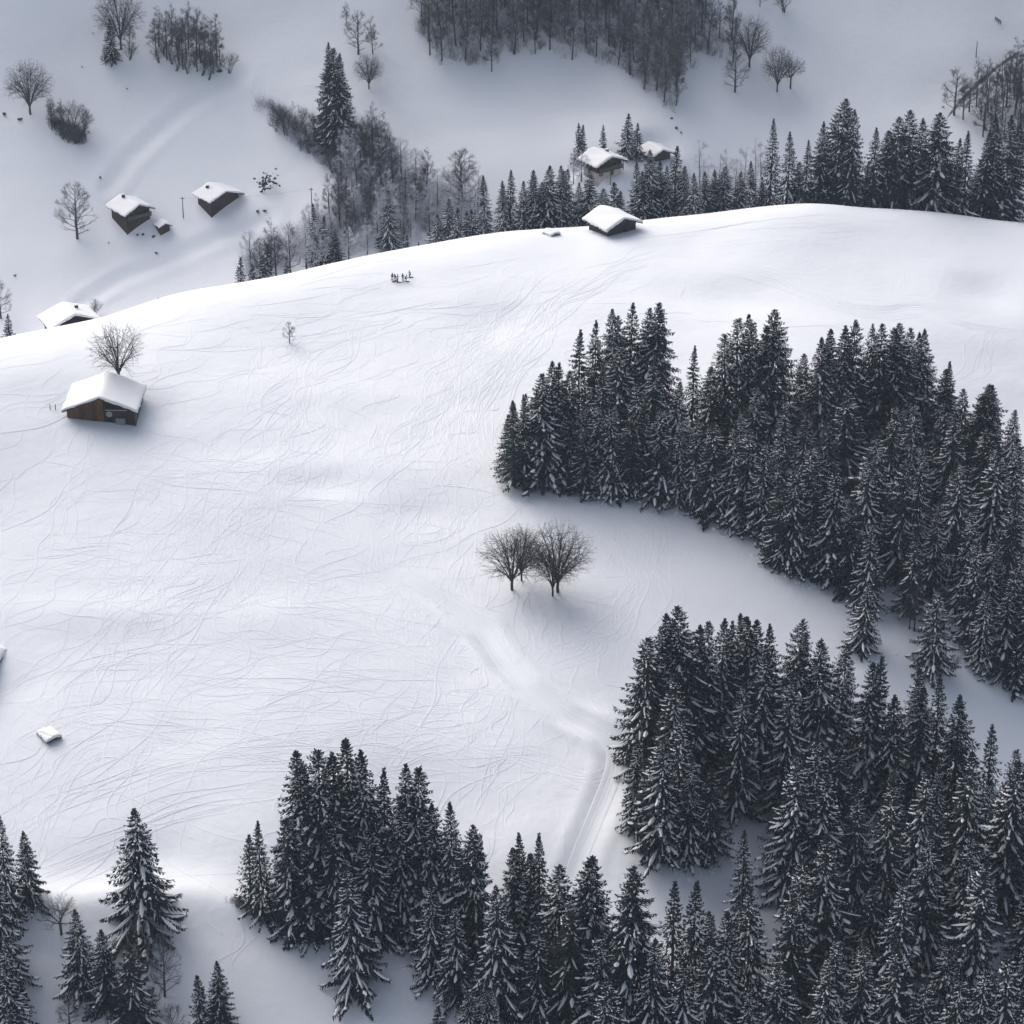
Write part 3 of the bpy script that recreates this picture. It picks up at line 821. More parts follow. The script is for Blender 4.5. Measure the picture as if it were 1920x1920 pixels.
        if style in ('slim', 'oval'):
            nb = int(26 if style == 'oval' else 20)
            for k in range(nb):
                t = (k + U(0, 1)) / nb
                p = tp[0].lerp(tp[-1], t)
                a = k * 2.4 + U(-.4, .4)
                el = U(.35, .8) if style == 'slim' else U(.05, .45) + .6 * t
                dd = Vector((math.cos(a), math.sin(a), math.tan(el))).normalized()
                ln = W * (.30 if style == 'oval' else .26) * (1.05 - .55 * t) * U(.8, 1.15)
                grow(p, dd, r0 * (.36 - .22 * t), ln, 1)
        else:
            nb = 13 if style == 'round' else 6
            for k in range(nb):
                t = (k / nb)
                p = tp[int((0 if style == 'round' else 2) + (9 if style == 'round' else 7) * t)]
                a = k * 2.4 + U(-.4, .4)
                el = (U(-.05, .35) + 1.05 * t) if style == 'round' else U(.1, .9)
                dd = Vector((math.cos(a), math.sin(a), math.tan(min(1.35, el)))).normalized()
                grow(p, dd, r0 * U(.42, .58), H * (.20 if style == 'round' else .21) * U(.9, 1.2), 1)
            grow(tp[-1], lean, r0 * .5, H * .2, 1)
    return T, B, S

BARE = []
def bare_kind(name, twig_mat=None, **kw):
    T, B, S = bare_mesh(**kw)
    def mk(n_, M, ms):
        if not M.f: return None
        mesh = bpy.data.meshes.new(n_)
        mesh.from_pydata(M.v, [], M.f)
        for m_ in ms: mesh.materials.append(m_)
        mesh.polygons.foreach_set('material_index', M.mi)
        mesh.update()
        return mesh
    BARE.append(dict(name=name, H=kw['H'], W=kw['W'], trunk=mk('trunk', T, [M_BARE]), crown=mk('branches', B, [M_BARE if twig_mat is None else twig_mat, twig_mat or M_TWIG]), snow=mk('branch_snow', S, [M_TREESNOW])))
    return len(BARE) - 1
BR_ROUND = [bare_kind('round', seed=101, H=14, W=14.5, style='dome', clear=.15, twig=1.75), bare_kind('round', seed=102, H=14, W=13.5, style='dome', clear=.14, twig=1.75)]
BR_APPLE = [bare_kind('round', seed=105, H=13, W=11.5, style='dome', clear=.22, twig=1.1)]
BR_OVAL = [bare_kind('oval', seed=111, H=15, W=10.5, style='oval', clear=.06, twig=1.8), bare_kind('oval', seed=112, H=15, W=9.5, style='oval', clear=.08, twig=1.8)]
BR_SLIM = [bare_kind('slim', seed=121, H=14, W=6.5, style='slim', clear=.16, twig=2.0), bare_kind('slim', seed=122, H=14, W=5.6, style='slim', clear=.2, twig=2.0), bare_kind('slim', seed=123, H=14, W=7.2, style='slim', clear=.1, twig=2.2)]
BR_SPREAD = [bare_kind('spread', seed=132, H=11, W=10, style='spread', clear=.26, twig=1.2)]
BR_BUSH = [bare_kind('bush', seed=141, H=5, W=6, style='bush'), bare_kind('bush', seed=142, H=5, W=5, style='bush', twig=1.4)]
BF_SLIM = [bare_kind('slim', M_FROST, seed=151, H=14, W=7, style='slim', clear=.1, snow=.6, twig=2.2), bare_kind('slim', M_FROST, seed=152, H=14, W=6, style='slim', clear=.12, snow=.6, twig=2.2)]
BF_OVAL = [bare_kind('oval', M_FROST, seed=161, H=14, W=9.5, style='oval', clear=.08, snow=.6, twig=2.0)]
BF_BUSH = [bare_kind('bush', M_FROST, seed=171, H=5, W=5.5, style='bush', snow=.3, twig=1.6)]
BS_SLIM = [bare_kind('slim', seed=181, H=14, W=7, style='slim', clear=.1, snow=.10, twig=2.2)]

def add_bare(cluster, foot, h, kinds, wd=1.0, label=None, name=None):
    k = BARE[rng.choice(kinds) if isinstance(kinds, (list, tuple)) else kinds]
    nm = name or ('bare_shrub' if k['name'] == 'bush' else 'bare_tree')
    e = empty(nm, foot - Vector((0, 0, .15)), rng.uniform(0, 6.28))
    s = h / k['H']
    e.scale = (s * wd, s * wd, s)
    link('trunk', k['trunk'], e)
    if k['crown']: link('branches', k['crown'], e)
    if k['snow']: link('branch_snow', k['snow'], e)['kind'] = 'stuff'
    px, py, dep = project(foot)
    TREES.setdefault(cluster, []).append(dict(o=e, px=px, py=py, dep=dep, h=h, k=dict(k, desc=''), label=label, x=foot.x, y=foot.y, bare=True))
    return e
def bares(cluster, lst, kinds, w0=330.0, wd=1.0):
    """(foot px, foot py, height m, [kind], [label], [width])"""
    for t in lst:
        kk = t[3] if len(t) > 3 and t[3] is not None else kinds
        add_bare(cluster, ground(t[0], t[1], w0), t[2] * 1.0, kk, t[5] if len(t) > 5 else wd, t[4] if len(t) > 4 else None)
# the four round trees in the middle of the meadow
bares('four', [(960, 1106, 12.4, BR_ROUND[0], 'left one of the four round leafless trees in the open meadow', 1.0), (978, 1089, 11.3, BR_ROUND[1], 'rearmost of the four leafless trees, its foot between the two pairs', .75),
    (1036, 1117, 11.5, BR_ROUND[1], 'thinner front trunk of the right hand pair among the four meadow trees', .8), (1046, 1110, 13.8, BR_ROUND[1], 'largest of the four leafless meadow trees, forked behind the thin front trunk', 1.0)], BR_ROUND)
bares('lone', [(224, 722, 13.5, BR_APPLE[0], 'crooked leafless tree rising behind the snowy roof of the brown barn'), (543, 643, 5.0, BR_OVAL[1], 'tiny leafless tree alone high on the open meadow', .95),
    (145, 447, 15.2, BR_OVAL[0], 'oval leafless tree standing left of the two far chalets'), (57, 214, 14.2, BR_ROUND[1], 'broad leafless tree at far left above a dark shrubby bank', .95),
    (227, 92, 16.5, BR_ROUND[0], 'large round leafless tree behind the small dark spruce, top left', .82), (242, 100, 10.5, BR_SLIM[2], 'slimmer leafless tree right of the small dark spruce, top left'),
    (198, 123, 6.0, BR_SLIM[1], 'thin bare sapling below the small dark spruce, top left'), (244, 112, 5.0, BR_BUSH[0], 'dark round shrub right of the small dark spruce, top left'),
    (430, 136, 6.0, BR_BUSH[1], 'single bare shrub at the right end of the grey grove, top left'),
    (692, 166, 9.2, BR_ROUND[1], 'ball shaped leafless tree alone right of the tall far spruces', .95), (672, 101, 12.0, BR_OVAL[1], 'leafless tree at left of the pair above the ball shaped tree'), (699, 101, 10.0, BR_SLIM[2], 'slim leafless tree at right of the pair above the ball shaped tree'),
    (649, 46, 6.5, BR_SLIM[0], 'small bare tree above the pair, near the top edge'), (1378, 172, 11.5, BR_OVAL[1], 'oval leafless tree on the far slope below the upper right grove'),
    (1457, 172, 12.5, BR_ROUND[0], 'leafless tree with several trunks, left half of the far slope clump', .72), (1482, 166, 11.5, BR_SPREAD[0], 'gnarled leafless tree, right half of the far slope clump', .8),
    (1405, 126, 14, BR_ROUND[1], 'rounded leafless tree at the lower right end of the upper grove', .85), (1470, 22, 7, BR_BUSH[0], 'bare shrub at the top edge, right of the upper grove'), (1425, 12, 8, BR_SLIM[2], 'bare tree at the top edge, left of the shrub'),
    (868, 395, 16.5, BR_OVAL[0], 'tall leafless tree with open fan crown above the frosted thicket', 1.0), (2, 597, 10.5, BR_OVAL[1], 'bare tree cut by the left edge behind the small dark spruce'),
    (178, 594, 4.6, BR_BUSH[0], 'bare bush at the right gable of the half hidden chalet')], BR_OVAL, w0=330)
bares('corner_bare', [(115, 1752, 8.2, BR_SPREAD[0], 'low spreading bare tree behind the snowy spruce at lower left'), (309, 1868, 12.0, BR_OVAL[0], 'slender bare tree right of the three dark spruces at lower left', .72),
    (262, 1835, 12.0, BR_OVAL[1], 'fine twigged bare tree behind the right spruce of the three', .7), (131, 1928, 6.5, BR_OVAL[1], 'small bare tree at the bottom edge left of the spruce knot'), (290, 1890, 4.0, BR_BUSH[0], 'bare shrub at the foot of the slender bare tree'),
    (325, 1935, 5.0, BR_BUSH[1], 'bare shrub at the bottom edge left of the twin spruces'), (446, 1699, 2.6, BR_BUSH[1], 'low shrub at the left foot of the lower middle stand')], BR_OVAL)
bares('gully_bare', [(1452, 1605, 10.5, BR_SLIM[2], 'bare tree leaning over the snow gap between the lower stands'), (1705, 1180, 9, BR_SLIM[0], 'left of two thin bare trunks between middle forest trees'), (1714, 1183, 10, BR_SLIM[1], 'right of two thin bare trunks between middle forest trees'),
    (1868, 1268, 6, BR_SPREAD[0], 'low bare bush on the snow band at the right edge'), (1780, 1265, 4.5, BR_BUSH[1], 'bare bush at the foot of the snowy spruce on the snow band'),
    (1525, 815, 11, BR_ROUND[1], 'bare tree with grey twigs in the notch of the middle forest', .6), (1508, 850, 12, BR_SLIM[2], 'slim bare tree below the notch of the middle forest')], BR_SLIM)
# groves and thickets
def fill_bare(cluster, poly, gap, kinds, hr, seed, w0=672.0, tries=900, cap=999):
    taken = [(t['x'], t['y']) for t in TREES.get(cluster, [])]
    for i, foot in enumerate(fill_feet(poly, gap, tries, taken, seed, w0)):
        if i >= cap: break
        add_bare(cluster, foot, rng.uniform(*hr), kinds, rng.uniform(.85, 1.15))
fill_bare('grove_left', [(285, 105), (330, 130), (365, 140), (390, 148), (415, 130), (415, 100), (380, 90), (320, 85), (285, 85)], 2.1, BR_SLIM, (9, 14.5), 1, cap=44)
fill_bare('grove_left', [(280, 108), (330, 134), (390, 150), (425, 135), (415, 115), (340, 112), (285, 92)], 1.6, BR_BUSH, (4, 7), 31, cap=16)
fill_bare('grove_far_left', [(90, 240), (125, 268), (165, 268), (155, 240), (120, 225), (98, 218)], 2.2, BR_SLIM + BR_BUSH, (4.5, 9), 2, cap=16)
UPPER = [(790, 88), (830, 125), (850, 128), (885, 122), (925, 138), (945, 115), (975, 103), (1020, 103), (1075, 115), (1140, 122), (1175, 140), (1200, 165), (1225, 190), (1258, 218), (1275, 190), (1262, 150), (1290, 150),
         (1305, 125), (1280, 95), (1330, 105), (1375, 120), (1385, 85), (1340, 40), (1320, -30), (1300, -80), (820, -80), (800, 0), (780, 60)]
fill_bare('upper_wood', UPPER, 3.1, BR_SLIM + BS_SLIM + BS_SLIM, (10, 17), 3, tries=2200, cap=135)
fill_bare('right_wood', [(1780, 215), (1810, 235), (1840, 262), (1880, 300), (1990, 320), (1990, 115), (1920, 135), (1860, 165), (1805, 205)], 2.2, BR_SLIM + BR_OVAL[1:], (9, 15), 4, cap=60)
THICK = [(470, 200), (510, 240), (560, 285), (600, 310), (640, 345), (610, 400), (575, 430), (520, 450), (445, 490), (450, 522), (600, 490), (760, 455), (900, 430), (900, 380), (860, 345), (800, 340), (750, 330), (735, 290), (720, 250), (690, 230), (650, 225), (640, 265), (590, 265), (540, 215), (500, 190)]
fill_bare('thicket', [(500, 215), (540, 240), (560, 262), (530, 265), (505, 240)], 2.6, BR_BUSH + BR_SLIM, (5, 9), 5, cap=10)
fill_bare('thicket', [(560, 240), (600, 250), (610, 300), (640, 340), (600, 310), (560, 280)], 2.6, BF_BUSH + BR_BUSH, (3, 7), 6, cap=14)
fill_bare('thicket', [(640, 280), (700, 270), (735, 300), (740, 330), (700, 380), (640, 370), (620, 330)], 2.8, BR_SLIM + BF_SLIM + BF_SLIM, (10, 15), 7, cap=26)
fill_bare('thicket', [(640, 370), (735, 330), (800, 360), (900, 395), (900, 440), (760, 475), (640, 500), (560, 515), (580, 440), (610, 400)], 3.0, BF_SLIM + BF_SLIM + BF_OVAL + BR_SLIM, (9, 14), 8, cap=58)
bares('thicket', [(508, 518, 15, BR_SLIM[2]), (518, 522, 14, BR_SLIM[0]), (545, 515, 14, BR_OVAL[1], None, .7), (575, 510, 13, BF_OVAL[0], None, .8), (470, 500, 10, BF_OVAL[0]), (490, 515, 10, BR_OVAL[0], None, .8), (600, 505, 13, BF_OVAL[0], None, .8)], BR_SLIM, w0=650)
fill_bare('ridge_bare', [(1300, 400), (1430, 392), (1430, 360), (1300, 370)], 3.0, BF_SLIM, (13, 16), 9, w0=690, cap=12)
bares('thicket', [(1075, 345, 9, BF_SLIM[0]), (1090, 340, 8, BF_OVAL[0])], BF_SLIM, w0=690)

# low scrub nobody could count: one mass of twigs
def scrub(name, polys, n, hr, m, seed, label, w0=672.0):
    rr = random.Random(seed)
    M = MB()
    for poly in polys:
        x0 = min(p[0] for p in poly); x1 = max(p[0] for p in poly); y0 = min(p[1] for p in poly); y1 = max(p[1] for p in poly)
        c = 0
        while c < n:
            px, py = rr.uniform(x0, x1), rr.uniform(y0, y1)
            if not inside(px, py, poly): continue
            c += 1
            x, y = cast(px, py, wmap(w0) if w0 > 500 else w0)
            g = Vector((x, y, Z(x, y) - .05))
            for q in range(rr.randint(8, 14)):
                a = rr.uniform(0, 6.28)
                d = Vector((math.cos(a) * rr.uniform(.1, .8), math.sin(a) * rr.uniform(.1, .8), 1)).normalized()
                h = rr.uniform(*hr)
                w = rr.uniform(.015, .03)
                s = d.orthogonal().normalized() * w
                t = d.cross(s).normalized() * w
                b = g + Vector((rr.uniform(-.7, .7), rr.uniform(-.7, .7), 0))
                M.add([b + s, b - s * .5 + t, b - s * .5 - t, b + d * h], [(0, 1, 3), (1, 2, 3), (2, 0, 3)])
                for _ in range(2):
                    b2 = b + d * h * rr.uniform(.3, .8)
                    d2 = (d + Vector((rr.uniform(-1, 1), rr.uniform(-1, 1), rr.uniform(-.2, .6)))).normalized()
                    M.add([b2 + s * .7, b2 - s * .7, b2 + d2 * h * .5], [(0, 1, 2)])
    tag(M.build(name, m), label, None, None, 'stuff')
scrub('valley_brushwood', [THICK], 1100, (1.5, 4.5), M_FROST, 21, 'frosted brushwood filling the valley thicket')
scrub('slope_brushwood', [[(480, 190), (530, 235), (570, 285), (650, 330), (640, 290), (570, 240), (510, 195)], [(90, 235), (130, 270), (170, 272), (150, 245), (100, 225)]], 150, (.8, 2.8), M_TWIG, 22, 'dark twiggy brushwood on the far slopes')
scrub('wood_brushwood', [UPPER], 900, (1.2, 5.0), M_TWIG, 25, 'dense twiggy undergrowth between the trees of the far woods')
scrub('bank_brushwood', [[(1800, 1245), (1900, 1265), (1920, 1240), (1830, 1215)], [(1390, 1440), (1440, 1480), (1430, 1520), (1390, 1480)], [(1080, 905), (1130, 915), (1110, 895), (1070, 885)], [(1110, 918), (1240, 938), (1330, 965), (1330, 955), (1240, 928), (1110, 908)], [(1330, 968), (1420, 1012), (1480, 1075), (1560, 1092), (1560, 1080), (1490, 1062), (1430, 1000), (1340, 955)], [(1200, 1540), (1290, 1630), (1380, 1570), (1380, 1560), (1290, 1612), (1210, 1530)], [(960, 868), (1060, 898), (1060, 886), (965, 860)], [(430, 1690), (470, 1705), (460, 1685)]], 26, (.4, 1.3), M_TWIG, 23, 'sparse dry twigs poking out of the snow banks', w0=330)

rr = random.Random(77)
M = MB()
for (ax, ay, bx, by, n_) in ((1060, 905, 1240, 945, 26), (1240, 945, 1430, 1020, 44), (1410, 1030, 1490, 1085, 40), (1480, 1085, 1600, 1105, 26), (1200, 1560, 1290, 1645, 26), (1290, 1645, 1400, 1600, 30), (600, 1765, 760, 1815, 22), (440, 1705, 600, 1765, 20), (180, 1740, 330, 1760, 12), (1640, 1200, 1760, 1260, 18), (950, 870, 1060, 905, 18)):
    for q in range(n_):
        t = rr.random()
        x, y = cast(ax + (bx - ax) * t + rr.gauss(0, 7), ay + (by - ay) * t + abs(rr.gauss(0, 7)))
        r = rr.uniform(.10, .34) * rr.uniform(.6, 1.2)
        z = Z(x, y)
        vs_ = [(x, y, z + r * .9)]
        for k in range(6):
            a = 1.047 * k + rr.uniform(-.2, .2)
            vs_.append((x + r * rr.uniform(.6, 1) * math.cos(a), y + r * rr.uniform(.6, 1) * math.sin(a), z + r * .45))
        for k in range(6):
            a = 1.047 * k
            vs_.append((x + 1.4 * r * math.cos(a), y + 1.4 * r * math.sin(a), z - .06))
        M.add(vs_, [(0, 1 + k, 1 + (k + 1) % 6) for k in range(6)] + [(1 + k, 7 + k, 7 + (k + 1) % 6, 1 + (k + 1) % 6) for k in range(6)])
tag(M.build('snow_clumps', M_TREESNOW, smooth=True), 'lumps of snow shed from the trees along the forest edges', None, None, 'stuff')

# ------------------------------------------------------------------ timber houses
def clipped_boards(M, x0, x1, y, z0, ztop, bw, thick, rnd, mi=0, axis='x', gap=.02):
    x = x0
    while x < x1 - .01:
        e = min(x1, x + bw * rnd.uniform(.85, 1.15))
        t = thick + rnd.uniform(0, .035)
        za, zb_ = ztop(x), ztop(e)
        if axis == 'x':
            M.add([(x+gap/2, y, z0), (e-gap/2, y, z0), (e-gap/2, y+.05, z0), (x+gap/2, y+.05, z0), (x+gap/2, y, za), (e-gap/2, y, zb_), (e-gap/2, y+.05, zb_), (x+gap/2, y+.05, za)] if False else
                  [(x+gap/2, y-t, z0), (e-gap/2, y-t, z0), (e-gap/2, y, z0), (x+gap/2, y, z0), (x+gap/2, y-t, za), (e-gap/2, y-t, zb_), (e-gap/2, y, zb_), (x+gap/2, y, za)],
                  [(0,3,2,1),(4,5,6,7),(0,1,5,4),(1,2,6,5),(2,3,7,6),(3,0,4,7)], mi)
        else:
            sgn = 1 if y > 0 else -1
            M.add([(y, x+gap/2, z0), (y, e-gap/2, z0), (y+sgn*t, e-gap/2, z0), (y+sgn*t, x+gap/2, z0), (y, x+gap/2, za), (y, e-gap/2, zb_), (y+sgn*t, e-gap/2, zb_), (y+sgn*t, x+gap/2, za)],
                  [(0,3,2,1),(4,5,6,7),(0,1,5,4),(1,2,6,5),(2,3,7,6),(3,0,4,7)], mi)
        x = e

def roof_snow_mesh(W, L, eave, pitch, over, over_g, thick, seed, ragged=.12):
    """a pillow of snow on both slopes, thinning to a rounded edge"""
    nx_, ny_ = 30, 20
    rs = np.random.RandomState(seed)
    V = []; Fc = []
    hw = W / 2 + over; y0, y1 = -L / 2 - over_g, L / 2 + over_g
    edge_n = rs.uniform(-1, 1, 400)
    def top(u, v):
        x = u * hw; y = y0 + (y1 - y0) * v
        zr = eave + (W / 2) * math.tan(pitch) - abs(x) * math.tan(pitch)
        zr += 0.10
        # soften the ridge
        soft = .16 * math.exp(-(x / .5) ** 2)
        d = min(hw - abs(x), y - y0, y1 - y)
        th = thick * (.78 + .22 * (1 - math.exp(-max(0, d) / .25))) * (1 + .16 * math.sin(3.1 * u + seed) * math.sin(4.3 * v + seed * 2) + .10 * math.sin(9.0 * u + 7 * v + seed))
        return x, y, zr + th - soft * th, zr
    def jit(i, j, x, y):
        if i in (0, nx_): x += (edge_n[j + 40 * (i > 0)] * ragged) * (1 if i else -1)
        if j in (0, ny_): y += edge_n[100 + i + 60 * (j > 0)] * ragged * .5
        return x, y
    for j in range(ny_ + 1):
        for i in range(nx_ + 1):
            u = -1 + 2 * i / nx_; v = j / ny_
            u = math.copysign(abs(u) ** .8, u)
            x, y, zt, zr = top(u, v)
            x, y = jit(i, j, x, y)
            V.append((x, y, zt))
    nb = len(V)
    for j in range(ny_ + 1):
        for i in range(nx_ + 1):
            u = -1 + 2 * i / nx_; v = j / ny_
            u = math.copysign(abs(u) ** .8, u)
            x, y, zt, zr = top(u, v)
            x, y = jit(i, j, x, y)
            V.append((x * .995, y, zr - .02))
    I = lambda i, j: j * (nx_ + 1) + i
    for j in range(ny_):
        for i in range(nx_):
            Fc.append((I(i, j), I(i+1, j), I(i+1, j+1), I(i, j+1)))
            Fc.append((nb + I(i, j), nb + I(i, j+1), nb + I(i+1, j+1), nb + I(i+1, j)))
    for i in range(nx_):
        Fc.append((I(i, 0), nb + I(i, 0), nb + I(i+1, 0), I(i+1, 0)))
        Fc.append((I(i, ny_), I(i+1, ny_), nb + I(i+1, ny_), nb + I(i, ny_)))
    for j in range(ny_):
        Fc.append((I(0, j), I(0, j+1), nb + I(0, j+1), nb + I(0, j)))
        Fc.append((I(nx_, j), nb + I(nx_, j), nb + I(nx_, j+1), I(nx_, j+1)))
    return V, Fc

def house(name, foot, rz, W, L, eave, pitch, label, cat, timber=M_TIMBER, base_h=0.0, thick=.6, over=.9, over_g=.9, depth=4.0, boards=False, chimney=None, windows=(), balcony=None, door=None, seed=1, side_windows=(), side_timber=None, upper_boards=None):
    """gable front at local -y, ridge along y. chimney (x, y), windows (x, z, w, h) on the gable"""
    rnd = random.Random(seed)
    h = empty(name, foot, rz, label, cat)
    tp = math.tan(pitch)
    ridge = eave + W / 2 * tp
    hw, hl = W / 2, L / 2
    # body
    M = MB()
    z0 = base_h if base_h > 0 else -depth
    M.add([(-hw, -hl, z0), (hw, -hl, z0), (hw, -hl, eave), (0, -hl, ridge), (-hw, -hl, eave), (-hw, hl, z0), (hw, hl, z0), (hw, hl, eave), (0, hl, ridge), (-hw, hl, eave)],
          [(0, 1, 2, 3, 4), (6, 5, 9, 8, 7), (1, 6, 7, 2), (5, 0, 4, 9), (0, 5, 6, 1)])
    wall = M.build('timber_wall', timber if not boards else M_DARK, h)
    if base_h > 0:
        Bm = MB()
        Bm.box((-hw + .12, -hl + .12, -depth), (hw - .12, hl - .12, base_h - .004))
        Bm.build('base_wall', M_PLASTER, h)
    if boards:
        gt = lambda x: eave + (hw - abs(x)) * tp - .03
        mid = 1.0
        Bm = MB(); clipped_boards(Bm, -hw, mid - .5, -hl - .004, -depth, gt, .30, .05, rnd)
        o = Bm.build('board_wall', M_TIMBER_WARM, h); o['kind'] = 'stuff'; o['label'] = 'reddish brown vertical boards, left half of the gable'
        Bm = MB(); clipped_boards(Bm, mid + .9, hw, -hl - .004, -depth, lambda x: min(gt(x), 1.9), .32, .04, rnd)
        o = Bm.build('board_wall', M_TIMBER, h); o['kind'] = 'stuff'; o['label'] = 'dark boards under the open right half of the gable'
        for sx in (-1, 1):
            Bm = MB(); clipped_boards(Bm, -hl, hl, sx * (hw + .004), -depth, lambda x: eave - .02, .32, .04, rnd, axis='y')
            o = Bm.build('board_wall', M_TIMBER_GREY, h); o['kind'] = 'stuff'
        Bm = MB(); Bm.box((mid - .1, -hl - .16, 1.95), (mid + 4.0, -hl - .05, 2.12)); Bm.build('beam', M_PLASTER, h)
        Bm = MB(); Bm.box((mid - .32, -hl - .14, -depth), (mid - .12, -hl - .02, ridge - .3)); Bm.build('post', M_TIMBER, h)
        Bm = MB(); Bm.box((hw - .12, -hl - .2, -depth), (hw + .12, -hl + .05, eave - .05)); Bm.build('corner_post', M_TIMBER_GREY, h)
        Bm = MB(); Bm.box((mid + 1.8, -hl - .5, -depth), (mid + 3.6, -hl - .3, .45)); Bm.build('trough', M_METAL, h)
        Bm = MB()
        for q in range(10):
            a = 6.283 * q / 10
            Bm.v.append((mid + .55 + .62 * math.cos(a), -hl - .10, 1.15 + .62 * math.sin(a)))
        for q in range(10):
            a = 6.283 * q / 10
            Bm.v.append((mid + .55 + .62 * math.cos(a), -hl - .05, 1.15 + .62 * math.sin(a)))
        Bm.f = [tuple(range(10))[::-1], tuple(range(10, 20))] + [(q, (q+1) % 10, 10 + (q+1) % 10, 10 + q) for q in range(10)]
        Bm.mi = [0] * 12
        Bm.build('round_panel', M_PLASTER, h)
    # roof deck: two slabs meeting at the ridge, with verge boards
    t = .16
    R1 = MB()
    for sx in (-1, 1):
        xe = sx * (hw + over)
        ze = ridge - (hw + over) * tp
        ya, yb = -hl - over_g, hl + over_g
        R1.add([(0, ya, ridge), (xe, ya, ze), (xe, yb, ze), (0, yb, ridge), (0, ya, ridge + t), (xe, ya, ze + t), (xe, yb, ze + t), (0, yb, ridge + t)],
               [(0, 3, 2, 1), (4, 5, 6, 7), (0, 1, 5, 4), (1, 2, 6, 5), (2, 3, 7, 6)] if sx > 0 else [(0, 1, 2, 3), (4, 7, 6, 5), (0, 4, 5, 1), (1, 5, 6, 2), (2, 6, 7, 3)])
    roof = R1.build('roof', M_TIMBER, h)
    for sx in (-1, 1):
        Vb = MB()
        xe = sx * (hw + over)
        ze = ridge - (hw + over) * tp
        ya = -hl - over_g
        Vb.add([(0, ya - .06, ridge - .16), (xe, ya - .06, ze - .16), (xe, ya - .004, ze - .16), (0, ya - .004, ridge - .16), (0, ya - .06, ridge + t - .02), (xe, ya - .06, ze + t - .02), (xe, ya - .004, ze + t - .02), (0, ya - .004, ridge + t - .02)],
               [(0,3,2,1),(4,5,6,7),(0,1,5,4),(1,2,6,5),(2,3,7,6),(3,0,4,7)])
        Vb.build('verge_board', M_TIMBER, roof)
    nr = max(3, int(L / 2.2))
    for q in range(nr + 1):
        y = -hl + .2 + (L - .4) * q / nr
        for sx in (-1, 1):
            Rf = MB()
            xe = sx * (hw + over * .92); zx = ridge - abs(xe) * tp; zi = ridge - hw * tp
            Rf.add([(sx * hw, y - .09, zi - .2), (xe, y - .09, zx - .2), (xe, y + .09, zx - .2), (sx * hw, y + .09, zi - .2), (sx * hw, y - .09, zi - .004), (xe, y - .09, zx - .004), (xe, y + .09, zx - .004), (sx * hw, y + .09, zi - .004)],
                   [(0,3,2,1),(4,5,6,7),(0,1,5,4),(1,2,6,5),(2,3,7,6),(3,0,4,7)])
            Rf.build('rafter', M_TIMBER, roof)
    V, Fc = roof_snow_mesh(W, L, eave, pitch, over + .05, over_g + .05, thick, seed)
    mesh_obj('roof_snow', V, Fc, M_ROOFSNOW, roof, smooth=False).data.polygons.foreach_set('use_smooth', [True] * len(Fc))
    if chimney:
        cx_, cy_ = chimney
        zc = ridge - abs(cx_) * tp
        Cm = MB(); Cm.box((cx_ - .3, cy_ - .3, zc - .3), (cx_ + .3, cy_ + .3, zc + 1.15)); ch = Cm.build('chimney', M_DARK if seed % 2 else M_STONE, h)
        Cm = MB(); Cm.box((cx_ - .36, cy_ - .36, zc + 1.154), (cx_ + .36, cy_ + .36, zc + 1.34)); Cm.build('chimney_snow', M_ROOFSNOW, ch)
    def window(x, y, z, w, hh, side=None):
        fm = MB(); pm = MB()
        b = .09
        for (a0, a1, c0, c1) in ((x - w/2 - b, x + w/2 + b, z - b, z), (x - w/2 - b, x + w/2 + b, z + hh, z + hh + b), (x - w/2 - b, x - w/2, z, z + hh), (x + w/2, x + w/2 + b, z, z + hh), (x - .03, x + .03, z, z + hh)):
            if side is None: fm.box((a0, y - .10, c0), (a1, y - .012, c1))
            else: fm.box((min(side * (hw + .012), side * (hw + .10)), a0, c0), (max(side * (hw + .012), side * (hw + .10)), a1, c1))
        wf = fm.build('window', M_PLASTER if base_h and z < base_h else M_TIMBER_GREY, h)
        if side is None: pm.box((x - w/2, y - .05, z), (x + w/2, y - .008, z + hh))
        else: pm.box((min(side * (hw + .008), side * (hw + .05)), x - w/2, z), (max(side * (hw + .008), side * (hw + .05)), x + w/2, z + hh))
        pm.build('pane', M_GLASS, wf)
    for (x, z, w, hh) in windows: window(x, -hl + (.12 if base_h and z < base_h else 0), z, w, hh)
    for (y, z, w, hh, sd_) in side_windows: window(y, 0, z, w, hh, sd_)
    if door:
        x, z, w, hh = door
        Dm = MB(); Dm.box((x - w/2, -hl + (.04 if base_h else -.10), z), (x + w/2, -hl + (.116 if base_h else -.01), z + hh)); d_ = Dm.build('door', M_TIMBER, h)
        Dm = MB(); Dm.box((x + w/2 - .2, -hl - .14 + (.14 if base_h else 0), z + hh * .48), (x + w/2 - .12, -hl - .10 + (.136 if base_h else 0), z + hh * .52)); Dm.build('handle', M_METAL, d_)
    if balcony:
        zb, out = balcony
        Bm = MB(); Bm.box((-hw, -hl - out, zb - .12), (hw, -hl - .004, zb)); bal = Bm.build('balcony', M_TIMBER, h)
        Bm = MB(); Bm.box((-hw, -hl - out, zb + .95), (hw, -hl - out + .1, zb + 1.05)); Bm.build('handrail', M_TIMBER_GREY, bal)
        Bm = MB(); clipped_boards(Bm, -hw, hw, -hl - out + .05, zb + .08, lambda x: zb + .9, .22, .03, rnd)
        o = Bm.build('balustrade', M_TIMBER_GREY, bal); o['kind'] = 'stuff'
        for sx in (-1, 1):
            Bm = MB(); Bm.box((sx * hw - .08 - (.08 if sx > 0 else -.08), -hl - out + .02, zb - .75 if base_h else zb + 1.06), (sx * hw + .08 - (.08 if sx > 0 else -.08), -hl - out + .18, zb - .125)) if base_h else None
            if Bm.f: Bm.build('balcony_post', M_TIMBER, h)
    return h

